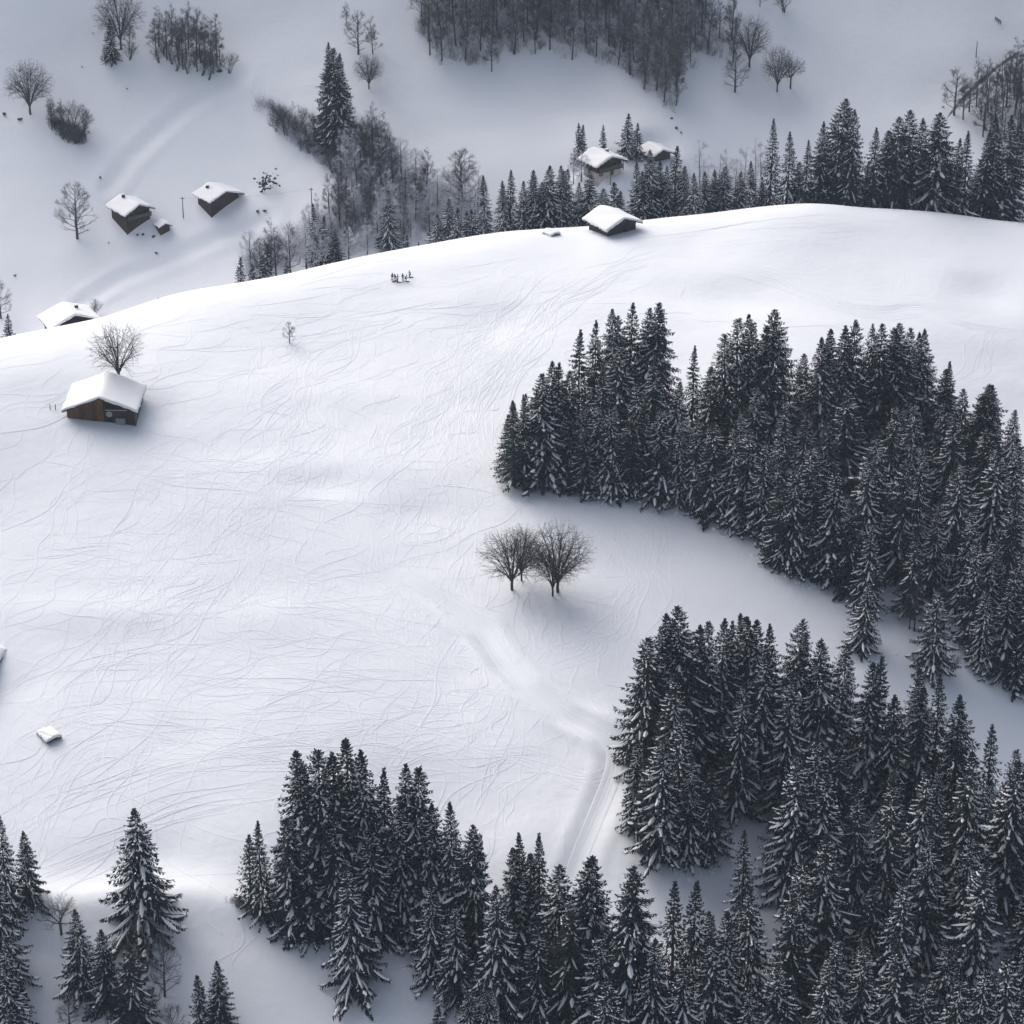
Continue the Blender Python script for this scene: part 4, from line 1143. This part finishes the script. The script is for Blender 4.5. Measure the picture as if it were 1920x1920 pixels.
def facing(px, py, deg):
    """rotation so that the gable points at the camera turned by deg to the right of it"""
    return R_(deg)
def house_at(ax, ay, name, rz, W, L, eave, pitch, sink, w0, *a, **kw):
    rz = R_(rz); pitch = R_(pitch)
    f = apex_foot(ax, ay, rz, L, kw.get('over_g', .9), eave + W / 2 * math.tan(pitch), sink, w0)
    return house(name, f, rz, W, L, eave, pitch, *a, **kw)
house_at(185, 748, 'timber_barn', -2, 13.0, 9.2, 2.35, 21.5, .3, 330, 'brown timber barn with snowy roof and half open gable in the meadow', 'barn', boards=True, thick=.42, over=.75, over_g=1.2, seed=3)
house_at(1172, 411, 'timber_hut', 35, 7.8, 6.9, 2.6, 22, .3, 330, 'dark timber hut with thick snow roof on the crest', 'hut', timber=M_TIMBER, boards=False, thick=.5, over=1.05, over_g=1.1, seed=4, door=(1.2, .3, 1.1, 1.8), side_windows=((-1.0, 1.3, .8, .6, -1),))
house_at(141, 592, 'half_hidden_chalet', 29, 9.2, 5.4, 2.8, 21, .5, 590, 'chalet with its foot hidden by the snow crest at far left', 'chalet', chimney=(2.0, 0.8), thick=.45, over=1.05, over_g=1.1, seed=5, windows=((-2.0, 1.9, .8, .8), (0, 3.1, .7, .8)), side_windows=((-.8, 1.5, .8, .7, -1),))
house_at(262, 387, 'chalet', 40, 6.8, 6.6, 3.4, 24, .3, 690, 'dark far chalet with chimney on the ridge and small shed beside it', 'chalet', chimney=(-.4, 2.2), thick=.4, over=1.0, over_g=1.1, seed=7, balcony=(1.5, .9), windows=((-2.0, 2.0, .8, .9), (0.2, 2.0, .8, .9), (2.1, 2.0, .8, .9)), door=(0, .3, .9, 1.1))
g = ground(304, 434, 690)
house('small_shed', g + Vector((0, .8, -.2)), R_(32), 2.6, 3.0, 1.9, R_(24), 'tiny snow roofed shed just right of the dark far chalet', 'shed', thick=.3, over=.45, over_g=.5, seed=8)
house_at(425, 362, 'low_chalet', 39, 8.2, 5.8, 2.4, 19, .5, 690, 'low dark far chalet with wide gable right of the thin pole', 'chalet', chimney=(-1.8, 1.9), thick=.4, over=1.0, over_g=1.0, seed=9, windows=((-2.4, .9, .8, .8), (-.6, 1.0, .8, .8), (1.3, 1.0, .8, .8)))
house_at(1148, 294, 'balcony_chalet', 36, 7.5, 5.6, 3.9, 22, .3, 690, 'chalet with pale ground floor and balcony among the small spruces', 'chalet', timber=M_TIMBER, chimney=(1.6, .2), thick=.42, over=1.0, over_g=1.1, seed=10, base_h=1.7, balcony=(2.0, .95), windows=((-2.4, 2.4, .8, 1.0), (-.4, 2.4, .8, 1.0), (1.6, 2.4, .8, 1.0), (-2.3, .6, .8, .8)), door=(.9, .2, 1.0, 1.45))
house_at(1244, 283, 'hidden_chalet', 30, 5.2, 5.0, 2.4, 23, .8, 690, 'dark chalet gable peeping between conifer tops right of the balcony chalet', 'chalet', thick=.4, over=.9, over_g=.9, seed=11, windows=((0, 1.6, .8, .9),))
g = ground(-36, 1292)
house('edge_barn', g + Vector((-3.2, 4, -.9)), R_(-9), 8.5, 11.0, 3.0, R_(26), 'snowy roof corner of a barn cut by the left edge', 'barn', thick=.6, over=1.0, over_g=1.0, seed=12)
g = ground(96, 1388)
house('buried_shed', g + Vector((-.4, .8, -1.3)), R_(38), 2.0, 2.4, 1.75, R_(14), 'small shed almost buried in snow on the lower left meadow', 'shed', thick=.5, over=.4, over_g=.45, seed=13)
g = ground(1036, 440)
house('buried_hut', g + Vector((-.3, .5, -1.35)), R_(38), 1.9, 2.3, 1.5, R_(18), 'little buried shed left of the hut on the crest', 'shed', thick=.5, over=.4, over_g=.4, seed=14)

# ------------------------------------------------------------------ poles, wires, posts, rocks
def pole(foot, h, label, r=.13, cross=True):
    e = empty('utility_pole', foot, 0, label, 'pole')
    M = MB(); M.tube([(0, 0, -.4), (0, 0, h)], [r, r * .7], 7); M.build('shaft', M_POLE, e)
    if cross:
        M = MB(); M.box((-.5, -.06, h - .5), (.5, .06, h - .38)); M.build('crossbar', M_POLE, e)
    return foot + Vector((0, 0, h - .3))
p1 = pole(ground(344, 409, 690), 5.6, 'thin pole standing between the two far chalets')
p2 = pole(ground(585, 395, 690), 6.0, 'thin pole rising above the bare trees right of the low chalet')
p3 = pole(ground(1145, 346, 690), 6.4, 'thin pole in front of the balcony chalet')
p4 = pole(ground(1830, 108, 690), 4.4, 'lone thin pole at the edge of the top right wood', cross=False)
def wire(a, b, sag, label):
    M = MB()
    M.tube([a.lerp(b, k / 12) - Vector((0, 0, 4 * sag * (k / 12) * (1 - k / 12))) for k in range(13)], .012, 4)
    tag(M.build('power_line', M_DARK), label, 'wire')
wire(p1, p2, .8, 'thin power line strung between the two far poles')
for (px, py, h_, lab) in ((94, 767, 1.0, 'left of two short fence posts beside the brown barn'), (104, 768, 1.1, 'right of two short fence posts beside the brown barn')):
    M = MB(); M.tube([(0, 0, -.3), (.03, 0, h_)], [.09, .08], 6)
    o = M.build('fence_post', M_POLE); o.location = ground(px, py); tag(o, lab, 'post', 'short posts beside the barn')
def rock(px, py, s, label, cat='rock', name='rock', w0=690, sh=(1.4, .8, .6), m=M_ROCK):
    bm = bmesh.new()
    bmesh.ops.create_icosphere(bm, subdivisions=2, radius=1)
    rr = random.Random(int(px * 7 + py))
    for v in bm.verts: v.co *= rr.uniform(.72, 1.15)
    me_ = bpy.data.meshes.new(name); bm.to_mesh(me_); bm.free(); me_.materials.append(m)
    o = link(name, me_); o.location = ground(px, py, w0) + Vector((0, 0, .1)); s *= .5; o.scale = (s * sh[0], s * sh[1], s * sh[2]); o.rotation_euler = (0, 0, rr.uniform(0, 6))
    tag(o, label, cat)
for (px, py, s, lab) in ((154, 126, .5, 'dark stone on the slope left of the thin bare sapling'), (238, 167, .5, 'dark stone on the open slope below the grey grove'), (174, 63, .45, 'dark stone left of the small dark spruce, top left'), (156, 199, .4, 'pale stone on the slope right of the broad tree'),
                         (38, 224, 1.1, 'dark rock on the bank under the broad far left tree'), (8, 214, 1.2, 'dark rock on the bank at the far left edge'), (258, 441, .8, 'dark lump in the snow below the dark far chalet'), (268, 440, .9, 'second dark lump in the snow below the chalet, nearer the shed'),
                         (288, 444, .9, 'dark lump at the foot of the small shed'), (204, 456, .5, 'dark stone on the slope under the oval tree'), (293, 475, .7, 'dark stone on the slope well below the small shed'), (483, 397, 1.0, 'dark boulder right of the low far chalet'),
                         (496, 396, .8, 'snow capped boulder beside the first bare trees of the thicket'), (188, 333, .7, 'dark log like rock on the slope above the far chalet'), (412, 134, 1.3, 'dark rock at the foot of the single shrub, top left'),
                         (1259, 222, .7, 'uppermost dark rock of the little stream line'), (1268, 240, .9, 'larger dark rock halfway down the stream line'), (1277, 249, .6, 'lowest dark rock of the stream line'), (1768, 201, .5, 'dark stone beside the earth bank, top right'),
                         (28, 517, .7, 'dark rock on the slope above the left edge spruce'), (297, 560, .4, 'tiny dark stone showing over the snow crest')):
    rock(px, py, s, lab)
# fallen snowy trunk with root plate right of the low chalet
e = empty('leaning_tree', ground(489, 360, 690), 0, 'short leaning tree hung with snow clumps right of the low chalet', 'tree')
M = MB(); M.tube([(0, 0, -.3), (1.2, 0, 1.9), (2.2, .3, 3.6)], [.22, .16, .06], 6); M.build('trunk', M_BARE, e)
M = MB()
rr = random.Random(5)
for q in range(60):
    c = Vector((1.7, .1, 2.9)) + Vector((rr.gauss(0, 1.1), rr.gauss(0, .9), rr.gauss(0, 1.0)))
    d = Vector((rr.uniform(-1, 1), rr.uniform(-1, 1), rr.uniform(-.6, .6))).normalized()
    s_ = d.orthogonal().normalized() * .28
    M.add([c, c + d * .5 + s_, c + d * 1.0, c + d * .5 - s_], [(0, 1, 2), (0, 2, 3)])
M.build('crown', M_NEEDLE, e)
# road with earth bank at upper right
def strip(name, path, width, m, lift, label, kind='structure', w0=690, n=60):
    P0 = []
    for k in range(n + 1):
        t = k / n * (len(path) - 1); i = min(int(t), len(path) - 2); f = t - i
        px = path[i][0] * (1 - f) + path[i+1][0] * f; py = path[i][1] * (1 - f) + path[i+1][1] * f
        x, y = cast(px, py, wmap(w0)); P0.append(Vector((x, y)))
    V = []; Fc = []
    cs = 6
    for k, p in enumerate(P0):
        t = (P0[min(k+1, n)] - P0[max(k-1, 0)]).normalized(); s_ = Vector((-t.y, t.x))
        for c in range(cs + 1):
            q = p + s_ * width * (c / cs - .5) * min(1, .15 + 6 * min(k, n - k) / n)
            V.append((q.x, q.y, Z(q.x, q.y) + lift * math.sin(math.pi * c / cs) * min(1, 6 * min(k, n - k) / n) * (.7 + .3 * math.sin(k * 1.9 + c)) - .03))
    for k in range(n):
        for c in range(cs):
            b = k * (cs + 1) + c
            Fc.append((b, b + 1, b + cs + 2, b + cs + 1))
    o = mesh_obj(name, V, Fc, m, None, True)
    tag(o, label, None, None, kind)
    return o
strip('road_bank', [(1772, 226), (1800, 190), (1830, 160), (1870, 125), (1925, 88)], .9, M_EARTH, .22, 'bare earth bank of the road crossing the upper right wood')
M = MB()
ga, gb = ground(1866, 38, 690), ground(1876, 45, 690)
for q in range(4):
    p = ga.lerp(gb, q / 3); M.box((p.x - .08, p.y - .08, p.z - .3), (p.x + .08, p.y + .08, p.z + 1.0))
M.tube([ga + Vector((0, 0, .85)), gb + Vector((0, 0, .85))], .1, 5)
M.tube([ga + Vector((0, 0, .45)), gb + Vector((0, 0, .45))], .1, 5)
tag(M.build('rail_fence', M_POLE), 'short dark rail fence on the slope at top right', 'fence')

# ------------------------------------------------------------------ skiers on the crest
def cloth(name, col): return mat(name, col, .8)
M_SKIN = cloth('skin', (.45, .27, .20)); M_NAVY = cloth('navy_cloth', (.02, .025, .06)); M_RED = cloth('red_cloth', (.20, .02, .03)); M_BLACK = cloth('black_cloth', (.015, .015, .018))
M_BLUE = cloth('blue_cloth', (.05, .10, .22)); M_SKI = cloth('ski_base', (.05, .03, .03)); M_PLUM = cloth('plum_cloth', (.09, .02, .06))
def skier(px, py, rz, jacket, pants, hat, label, bend=0.0, arm=0.0, on_skis=True):
    root = empty('person', ground(px, py), rz, label, 'person', 'skiers paused on the crest')
    # skeleton: joints in metres, facing -y
    B_ = bend
    hip = Vector((0, .05 + .18 * B_, .92 - .18 * B_)); chest = hip + Vector((0, -.30 * B_ - .02, .40 - .10 * B_)); neck = chest + Vector((0, -.10 * B_, .16)); head = neck + Vector((0, -.06, .17))
    J = [hip, chest, neck, head]; E = [(0, 1), (1, 2), (2, 3)]; Rr = [.15, .17, .07, .11]
    par = [0, 0, 0, 0]
    def chain(start, pts_, rad):
        i = start
        for p, r in zip(pts_, rad):
            J.append(Vector(p)); Rr.append(r); E.append((i, len(J) - 1)); i = len(J) - 1
        return i
    for s in (-1, 1):
        chain(0, [hip + Vector((s * .11, 0, -.08)), Vector((s * .13, -.10 * (1 + B_), .50)), Vector((s * .13, .04, .10)), Vector((s * .13, -.16, .05))], [.10, .075, .055, .05])
    for s in (-1, 1):
        sh = chest + Vector((s * .20, 0, .08))
        chain(1, [sh, sh + Vector((s * .10, -.04 - .12 * arm, -.27)), sh + Vector((s * .12, -.24 - .2 * arm, -.36 + .25 * arm)), sh + Vector((s * .12, -.31 - .2 * arm, -.36 + .28 * arm))], [.075, .055, .042, .04])
    me_ = bpy.data.meshes.new('body')
    me_.from_pydata([tuple(j) for j in J], E, [])
    for m_ in (jacket, pants, M_SKIN): me_.materials.append(m_)
    o = bpy.data.objects.new('body', me_); COL.objects.link(o)
    sk = o.modifiers.new('skin', 'SKIN'); sk.use_smooth_shade = True
    for v, r in zip(me_.skin_vertices[0].data, Rr): v.radius = (r, r * .85)
    me_.skin_vertices[0].data[0].use_root = True
    ss = o.modifiers.new('sub', 'SUBSURF'); ss.levels = 1; ss.render_levels = 1
    dg = bpy.context.evaluated_depsgraph_get()
    ev = bpy.data.meshes.new_from_object(o.evaluated_get(dg))
    bpy.data.objects.remove(o)
    ev.materials.clear()
    for m_ in (jacket, pants, M_SKIN): ev.materials.append(m_)
    for p in ev.polygons:
        c = p.center
        p.material_index = 2 if c.z > neck.z + .02 and c.z < head.z + .3 else (1 if c.z < hip.z - .02 else 0)
    link('body', ev, root)
    M = MB()
    for q in range(5):
        pass
    bm = bmesh.new(); bmesh.ops.create_uvsphere(bm, u_segments=10, v_segments=7, radius=.135)
    for v in bm.verts:
        v.co.z = max(v.co.z, -.03)
    hm = bpy.data.meshes.new('hat'); bm.to_mesh(hm); bm.free(); hm.materials.append(hat)
    ho = link('hat', hm, root); ho.location = head + Vector((0, .01, .03))
    if on_skis:
        for s in (-1, 1):
            M = MB(); M.tube([(s * .13, -.95, .10), (s * .13, -.80, .02), (s * .13, .80, .02)], [.03, .05, .05], 6); M.build('ski', M_SKI, root)
            hx = chest + Vector((s * .32, -.31 - .2 * arm, -.28 + .28 * arm))
            M = MB(); M.tube([hx + Vector((0, 0, .08)), Vector((s * .42, .1, .02))], .014, 5); M.build('ski_pole', M_METAL, root)
skier(735.8, 526, R_(20), M_NAVY, M_BLACK, M_BLACK, 'dark clothed person at the left end of the crest group', .15)
skier(740.6, 527, R_(-30), M_PLUM, M_BLACK, M_NAVY, 'person in plum jacket, second from left in the crest group', .4)
skier(745.2, 528.6, R_(70), M_RED, M_BLACK, M_RED, 'person in red jacket, third from left in the crest group', .2)
skier(755.4, 527, R_(0), M_NAVY, M_NAVY, M_NAVY, 'upright person in navy, left of the two in the middle', .05)
skier(760.8, 527.4, R_(75), M_BLUE, M_BLUE, M_BLACK, 'person in blue bending down, right of the middle two', .9, .6)
skier(768.6, 520.5, R_(-60), M_BLACK, M_NAVY, M_BLACK, 'person standing apart, uppermost and furthest right of the crest group', .5)

# ------------------------------------------------------------------ ski tracks: low ridges and grooves lying on the snow
TV = []; TF = []
def catmull(pts_, step):
    out = []
    Pp = [pts_[0]] + list(pts_) + [pts_[-1]]
    for i in range(1, len(Pp) - 2):
        a, b, c, d = (np.array(q, float) for q in Pp[i-1:i+3])
        m = max(2, int(np.linalg.norm(c - b) / step))
        for k in range(m):
            t = k / m
            out.append(.5 * ((2*b) + (-a+c)*t + (2*a-5*b+4*c-d)*t*t + (-a+3*b-3*c+d)*t**3))
    out.append(np.array(pts_[-1], float))
    return np.array(out)
def ribbon(path, width, height, grooves=1, onrun=False):
    """path: Nx2 world xy"""
    if len(path) < 4: return
    t = np.gradient(path, axis=0)
    ln = np.linalg.norm(t, axis=1, keepdims=True); t = t / np.maximum(ln, 1e-6)
    s_ = np.stack([-t[:, 1], t[:, 0]], 1)
    prof = [(-.5, -.06)]
    for gk in range(grooves):
        a = -.5 + (gk + .0) / grooves; w = 1.0 / grooves
        prof += [(a + .22 * w, 1.0), (a + .5 * w, -.05 if grooves == 1 else .15), (a + .78 * w, .75)]
    prof.append((.5, -.06))
    N = len(path)
    taper = np.minimum(1, np.minimum(np.arange(N), np.arange(N)[::-1]) / 9.0)
    kk_ = np.arange(N)
    p1, p2 = trr.uniform(0, 6.28), trr.uniform(0, 6.28)
    taper = taper * np.clip(.62 + .34 * np.sin(kk_ * .17 + p1) + .30 * np.sin(kk_ * .061 + p2), .08, 1.2)   # deep in the turn, shallow between
    if not onrun: taper = taper * np.clip((bil(GX, GY, RUND, path[:, 0], path[:, 1]) - 2.2) / 2.0, 0, 1)
    base = sum(len(v) for v in TV)
    cols = []
    for (o, hgt) in prof:
        q = path + s_ * (o * width)
        z = zraw(q[:, 0], q[:, 1]) + CAMZ + (.026 + hgt * height * taper if hgt > 0 else -.03)
        cols.append(np.stack([q[:, 0], q[:, 1], z], 1))
    V = np.stack(cols, 1).reshape(-1, 3)
    TV.append(V)
    m = len(prof)
    a = base + (np.arange(N - 1)[:, None] * m + np.arange(m - 1)[None, :]).ravel()
    TF.append(np.stack([a, a + 1, a + m + 1, a + m], 1))
trr = random.Random(99)
def px_world(path):
    return [cast(px, py) for px, py in path]
def free(x, y):
    """not under a forest"""
    p = project((x, y, Z(x, y)))
    return not (inside(p[0], p[1], MID_POLY) or inside(p[0], p[1], LOW_POLY))
def stream(path, n_, spread, amp, wl, width=.33, height=.027, part=.42, wig=True, onrun=False):
    W_ = catmull(px_world(path), 1.0)
    for q in range(int(n_ * 1.35)):
        N = len(W_)
        L_ = int(N * trr.uniform(part * .6, min(1, part * 1.5)))
        st = trr.randint(0, max(0, N - L_))
        seg = W_[st:st + L_]
        if len(seg) < 8: continue
        t = np.gradient(seg, axis=0); t /= np.maximum(np.linalg.norm(t, axis=1, keepdims=True), 1e-6)
        s_ = np.stack([-t[:, 1], t[:, 0]], 1)
        d = np.concatenate([[0], np.cumsum(np.linalg.norm(np.diff(seg, axis=0), axis=1))])
        off = trr.gauss(0, spread) + trr.uniform(-1, 1) * spread * .6 * d / max(1, d[-1])
        A_ = amp * trr.uniform(.2, 1.2); w_ = wl * trr.uniform(.7, 1.5); ph = trr.uniform(0, 6.28)
        o = off + A_ * np.sin(6.283 * d / w_ + ph + .8 * np.sin(6.283 * d / (w_ * 2.7) + ph))
        ribbon(seg + s_ * o[:, None], width * trr.uniform(.8, 1.3), height * trr.uniform(.6, 1.4), 1, onrun)
stream([(30, 780), (60, 860), (180, 900), (330, 960), (560, 1090), (750, 1190), (930, 1265), (1050, 1345), (1140, 1395)], 22, 5, 2.2, 22)
stream([(100, 830), (280, 880), (450, 905), (620, 960), (760, 1080), (860, 1170), (960, 1265)], 24, 5, 2.5, 20)
stream([(420, 560), (480, 640), (580, 760), (700, 880), (860, 945), (980, 1000)], 26, 7, 3, 24)
stream([(700, 535), (640, 640), (560, 740), (500, 860), (430, 980), (350, 1100), (250, 1220), (150, 1330)], 24, 8, 3.2, 22)
stream([(1000, 500), (900, 620), (830, 740), (800, 860), (840, 1000), (830, 1100), (900, 1190), (960, 1265)], 28, 6, 3, 22)
stream([(1250, 470), (1050, 560), (950, 680), (890, 800), (940, 890), (1060, 925), (1180, 950), (1228, 985), (1235, 1040), (1215, 1080)], 20, 2.6, 1.2, 24, part=.7)
stream([(940, 895), (1060, 930), (1130, 985), (1150, 1040), (1170, 1090)], 18, 5, 2.2, 14)
stream([(1050, 935), (1150, 1000), (1190, 1060), (1200, 1120), (1180, 1170), (1120, 1210), (1000, 1235)], 18, 3.5, 1.6, 14)
stream([(0, 1110), (150, 1180), (330, 1260), (560, 1290), (800, 1330), (980, 1365)], 26, 6, 2.6, 18)
stream([(0, 1290), (200, 1330), (420, 1380), (640, 1390), (860, 1400), (1010, 1420), (1100, 1455)], 26, 4.5, 1.8, 20)
stream([(0, 1010), (200, 1050), (420, 1120), (640, 1170), (800, 1240)], 26, 7, 3, 16)
stream([(300, 850), (380, 950), (420, 1060), (500, 1160), (620, 1240), (760, 1300)], 22, 9, 3.2, 18)
stream([(0, 1570), (130, 1505), (300, 1440), (480, 1405), (640, 1390)], 12, 3, .9, 26)
stream([(40, 1625), (180, 1560), (330, 1500), (520, 1472)], 7, 2.5, .5, 30, part=.7)
stream([(0, 1480), (80, 1400), (200, 1370), (330, 1420), (420, 1440)], 16, 6, 2.0, 15)
stream([(0, 1390), (20, 1460), (60, 1520), (30, 1600)], 10, 4, 1.8, 13)
stream([(560, 545), (800, 500), (1100, 458), (1400, 428), (1620, 415)], 10, 4.5, 1.0, 40, part=.14, height=.035)
stream([(200, 640), (420, 640), (700, 600), (1000, 560)], 18, 7, 1.6, 34, part=.2, height=.038)
stream([(1330, 500), (1450, 525), (1560, 568), (1650, 585), (1730, 580), (1800, 612), (1920, 632)], 12, 1.8, .5, 50, part=.7)
stream([(1630, 465), (1670, 490), (1692, 515), (1692, 555)], 5, 1.5, .4, 30, part=.8)
stream([(1870, 615), (1850, 650), (1840, 690), (1812, 716)], 6, 1.6, .8, 16, part=.8)
stream([(640, 1100), (760, 1120), (900, 1190), (960, 1265), (1040, 1330)], 24, 5, 2.4, 15)
stream([(980, 1215), (1060, 1195), (1110, 1200), (1090, 1225), (1010, 1245)], 10, 2, .8, 16, part=.7)
stream([(1400, 440), (1560, 425), (1700, 420)], 10, 3, .4, 40, part=.3)
# single turns scattered over the whole open meadow, running down the fall line
MEADOW = [(0, 660), (440, 550), (900, 470), (1300, 440), (1400, 540), (1060, 600), (930, 800), (950, 900), (1180, 960), (1200, 1100), (1140, 1180), (1130, 1330), (900, 1420), (500, 1400), (0, 1520)]
for q in range(230):
    while True:
        px, py = trr.uniform(0, 1300), trr.uniform(480, 1450)
        if inside(px, py, MEADOW): break
    x, y = cast(px, py)
    hx, hy = trr.uniform(-.9, .9), -1.0
    n_ = trr.randint(30, 110)
    A_ = trr.uniform(.5, 2.4); w_ = trr.uniform(9, 20); ph = trr.uniform(0, 6.28)
    nrm = math.hypot(hx, hy); hx /= nrm; hy /= nrm
    k = np.arange(n_) * .8
    drift = trr.uniform(-.012, .012) * k * k
    o = A_ * np.sin(6.283 * k / w_ + ph) + drift
    ribbon(np.stack([x + hx * k - hy * o, y + hy * k + hx * o], 1), trr.uniform(.26, .42), trr.uniform(.014, .036))
# the packed run
run = catmull(px_world([(760, 1085), (830, 1125), (900, 1180), (945, 1245), (985, 1285), (1055, 1340), (1120, 1375), (1150, 1405), (1152, 1440), (1135, 1490), (1110, 1550), (1090, 1600), (1076, 1640), (1060, 1700)]), .8)
ribbon(run, 3.0, .05, 5, True)
stream(RUNP, 16, .8, .3, 22, part=.5, height=.03, onrun=True)
stream([(820, 1040), (850, 1130), (920, 1200), (970, 1270), (1060, 1340), (1150, 1395), (1165, 1420), (1150, 1460)], 8, 2.2, .7, 16, part=.6, onrun=True)
stream([(880, 1400), (960, 1420), (1040, 1445), (1100, 1462), (1140, 1450)], 8, .9, .5, 10, part=.7)
TVa = np.concatenate(TV); TFa = np.concatenate(TF)
me = bpy.data.meshes.new('ski_tracks')
me.vertices.add(len(TVa)); me.vertices.foreach_set('co', TVa.ravel())
me.loops.add(TFa.size); me.loops.foreach_set('vertex_index', TFa.ravel().astype(np.int32))
me.polygons.add(len(TFa)); me.polygons.foreach_set('loop_start', np.arange(0, TFa.size, 4, dtype=np.int32)); me.polygons.foreach_set('loop_total', np.full(len(TFa), 4, dtype=np.int32))
me.polygons.foreach_set('use_smooth', np.ones(len(TFa), dtype=bool))
me.update(calc_edges=True)
me.materials.append(M_TRACK)
tag(link('ski_tracks', me), 'tangle of ski tracks pressed into the meadow snow', None, None, 'stuff')
# lane up the far slope between the chalets
# ------------------------------------------------------------------ labels of the trees: cluster, rank from front to back, place in the rank
ORD = ('zero first second third fourth fifth sixth seventh eighth ninth tenth eleventh twelfth thirteenth fourteenth fifteenth sixteenth seventeenth eighteenth nineteenth twentieth').split()
def ordinal(k):
    if k <= 20: return ORD[k]
    if k == 30: return 'thirtieth'
    tens = {2: 'twenty', 3: 'thirty', 4: 'forty', 5: 'fifty'}[k // 10]
    return tens + '-' + ORD[k % 10] if k % 10 else {4: 'fortieth', 5: 'fiftieth'}[k // 10]
PLACE = {'ridge': ('right crest row', 'tall conifers behind the crest at right', 2), 'ridge_low': ('low row behind the crest', 'low conifers behind the crest', 1), 'crest': ('row behind the crest hut', 'conifers behind the crest hut', 2),
         'valley': ('frosted valley thicket', 'conifers in the valley thicket', 2), 'farside': ('far slope', 'spruces on the far slope', 2), 'middle': ('middle forest', 'spruces of the middle forest', 7), 'lower': ('lower right forest', 'spruces of the lower right forest', 6),
         'bottom': ('lower middle stand', 'spruces of the lower middle stand', 4), 'corner': ('lower left corner', 'spruces in the lower left corner', 1), 'four': ('meadow', 'four leafless trees in the meadow', 1), 'lone': ('slopes', None, 1),
         'corner_bare': ('lower left', 'bare trees at lower left', 1), 'gully_bare': ('forest gaps', 'bare trees in the forest gaps', 1), 'grove_left': ('top left grove', 'slim trees of the top left grove', 2), 'grove_far_left': ('dark far left clump', 'bare stems of the far left clump', 1),
         'upper_wood': ('upper leafless wood', 'leafless trees of the upper wood', 6), 'right_wood': ('top right wood', 'leafless trees of the top right wood', 2), 'thicket': ('valley thicket', 'leafless trees of the valley thicket', 4), 'ridge_bare': ('pale row behind low conifers', 'pale leafless trees behind the low crest conifers', 1)}
RANK = {1: [''], 2: ['front', 'rear'], 4: ['front', 'second', 'third', 'rear'], 6: ['front', 'second', 'third', 'fourth', 'fifth', 'rear'], 7: ['front', 'second', 'third', 'fourth', 'fifth', 'sixth', 'rear']}
for cl, ts in TREES.items():
    place, grp, nr = PLACE[cl]
    ts_s = sorted(ts, key=lambda t: t['dep'])
    todo = [t for t in ts_s if not t['label']]
    per = max(1, math.ceil(len(todo) / nr))
    hs = sorted(t['h'] for t in ts)
    lo_h, hi_h = hs[len(hs) // 4], hs[(3 * len(hs)) // 4]
    for r in range(nr):
        row_ = sorted(todo[r * per:(r + 1) * per], key=lambda t: t['px'])
        for i, t in enumerate(row_):
            size = 'tall' if t['h'] > hi_h else ('short' if t['h'] < lo_h else '')
            kind = 'leafless ' + ('shrub' if t['k']['name'] == 'bush' else 'tree') if t.get('bare') else 'spruce'
            if not t.get('bare'): dsc = t['k']['desc']
            else: dsc = {'slim': 'slim', 'oval': 'oval', 'round': 'round', 'spread': 'spreading', 'bush': 'bushy'}[t['k']['name']]
            if t.get('bare') and t['k']['snow']: dsc = 'frosted ' + dsc
            lead = ' '.join(x for x in ((size if 'small' not in dsc else ''), dsc) if x)
            where = ('%s rank, ' % RANK[nr][r] if RANK[nr][r] else '') + place
            pos = '%s from the left' % ordinal(i + 1)
            t['label'] = '%s %s, %s, %s' % (lead, kind, pos, where)
    for t in ts:
        tag(t['o'], t['label'], 'tree' if not (t.get('bare') and t['k']['name'] == 'bush') else 'shrub', grp)

# ------------------------------------------------------------------ air
hz = bpy.data.materials.new('haze_air')
hz.use_nodes = True
hn = hz.node_tree
hn.nodes.clear()
ho = hn.nodes.new('ShaderNodeOutputMaterial')
pv = hn.nodes.new('ShaderNodeVolumePrincipled')
pv.inputs['Color'].default_value = (.62, .79, 1.0, 1)
pv.inputs['Density'].default_value = 0.00009
pv.inputs['Anisotropy'].default_value = 0.2
hn.links.new(pv.outputs[0], ho.inputs['Volume'])
zlo = float(zz.min()) + CAMZ - 1.0
zhi = max(CAMZ, float(zz.max()) + CAMZ) + 6.0
M = MB()
M.box((GX[0] - 5, GY[0] - 5, zlo), (GX[-1] + 5, GY[-1] + 5, zhi))
tag(M.build('haze', hz), 'thin cold haze over the valley', None, None, 'stuff')
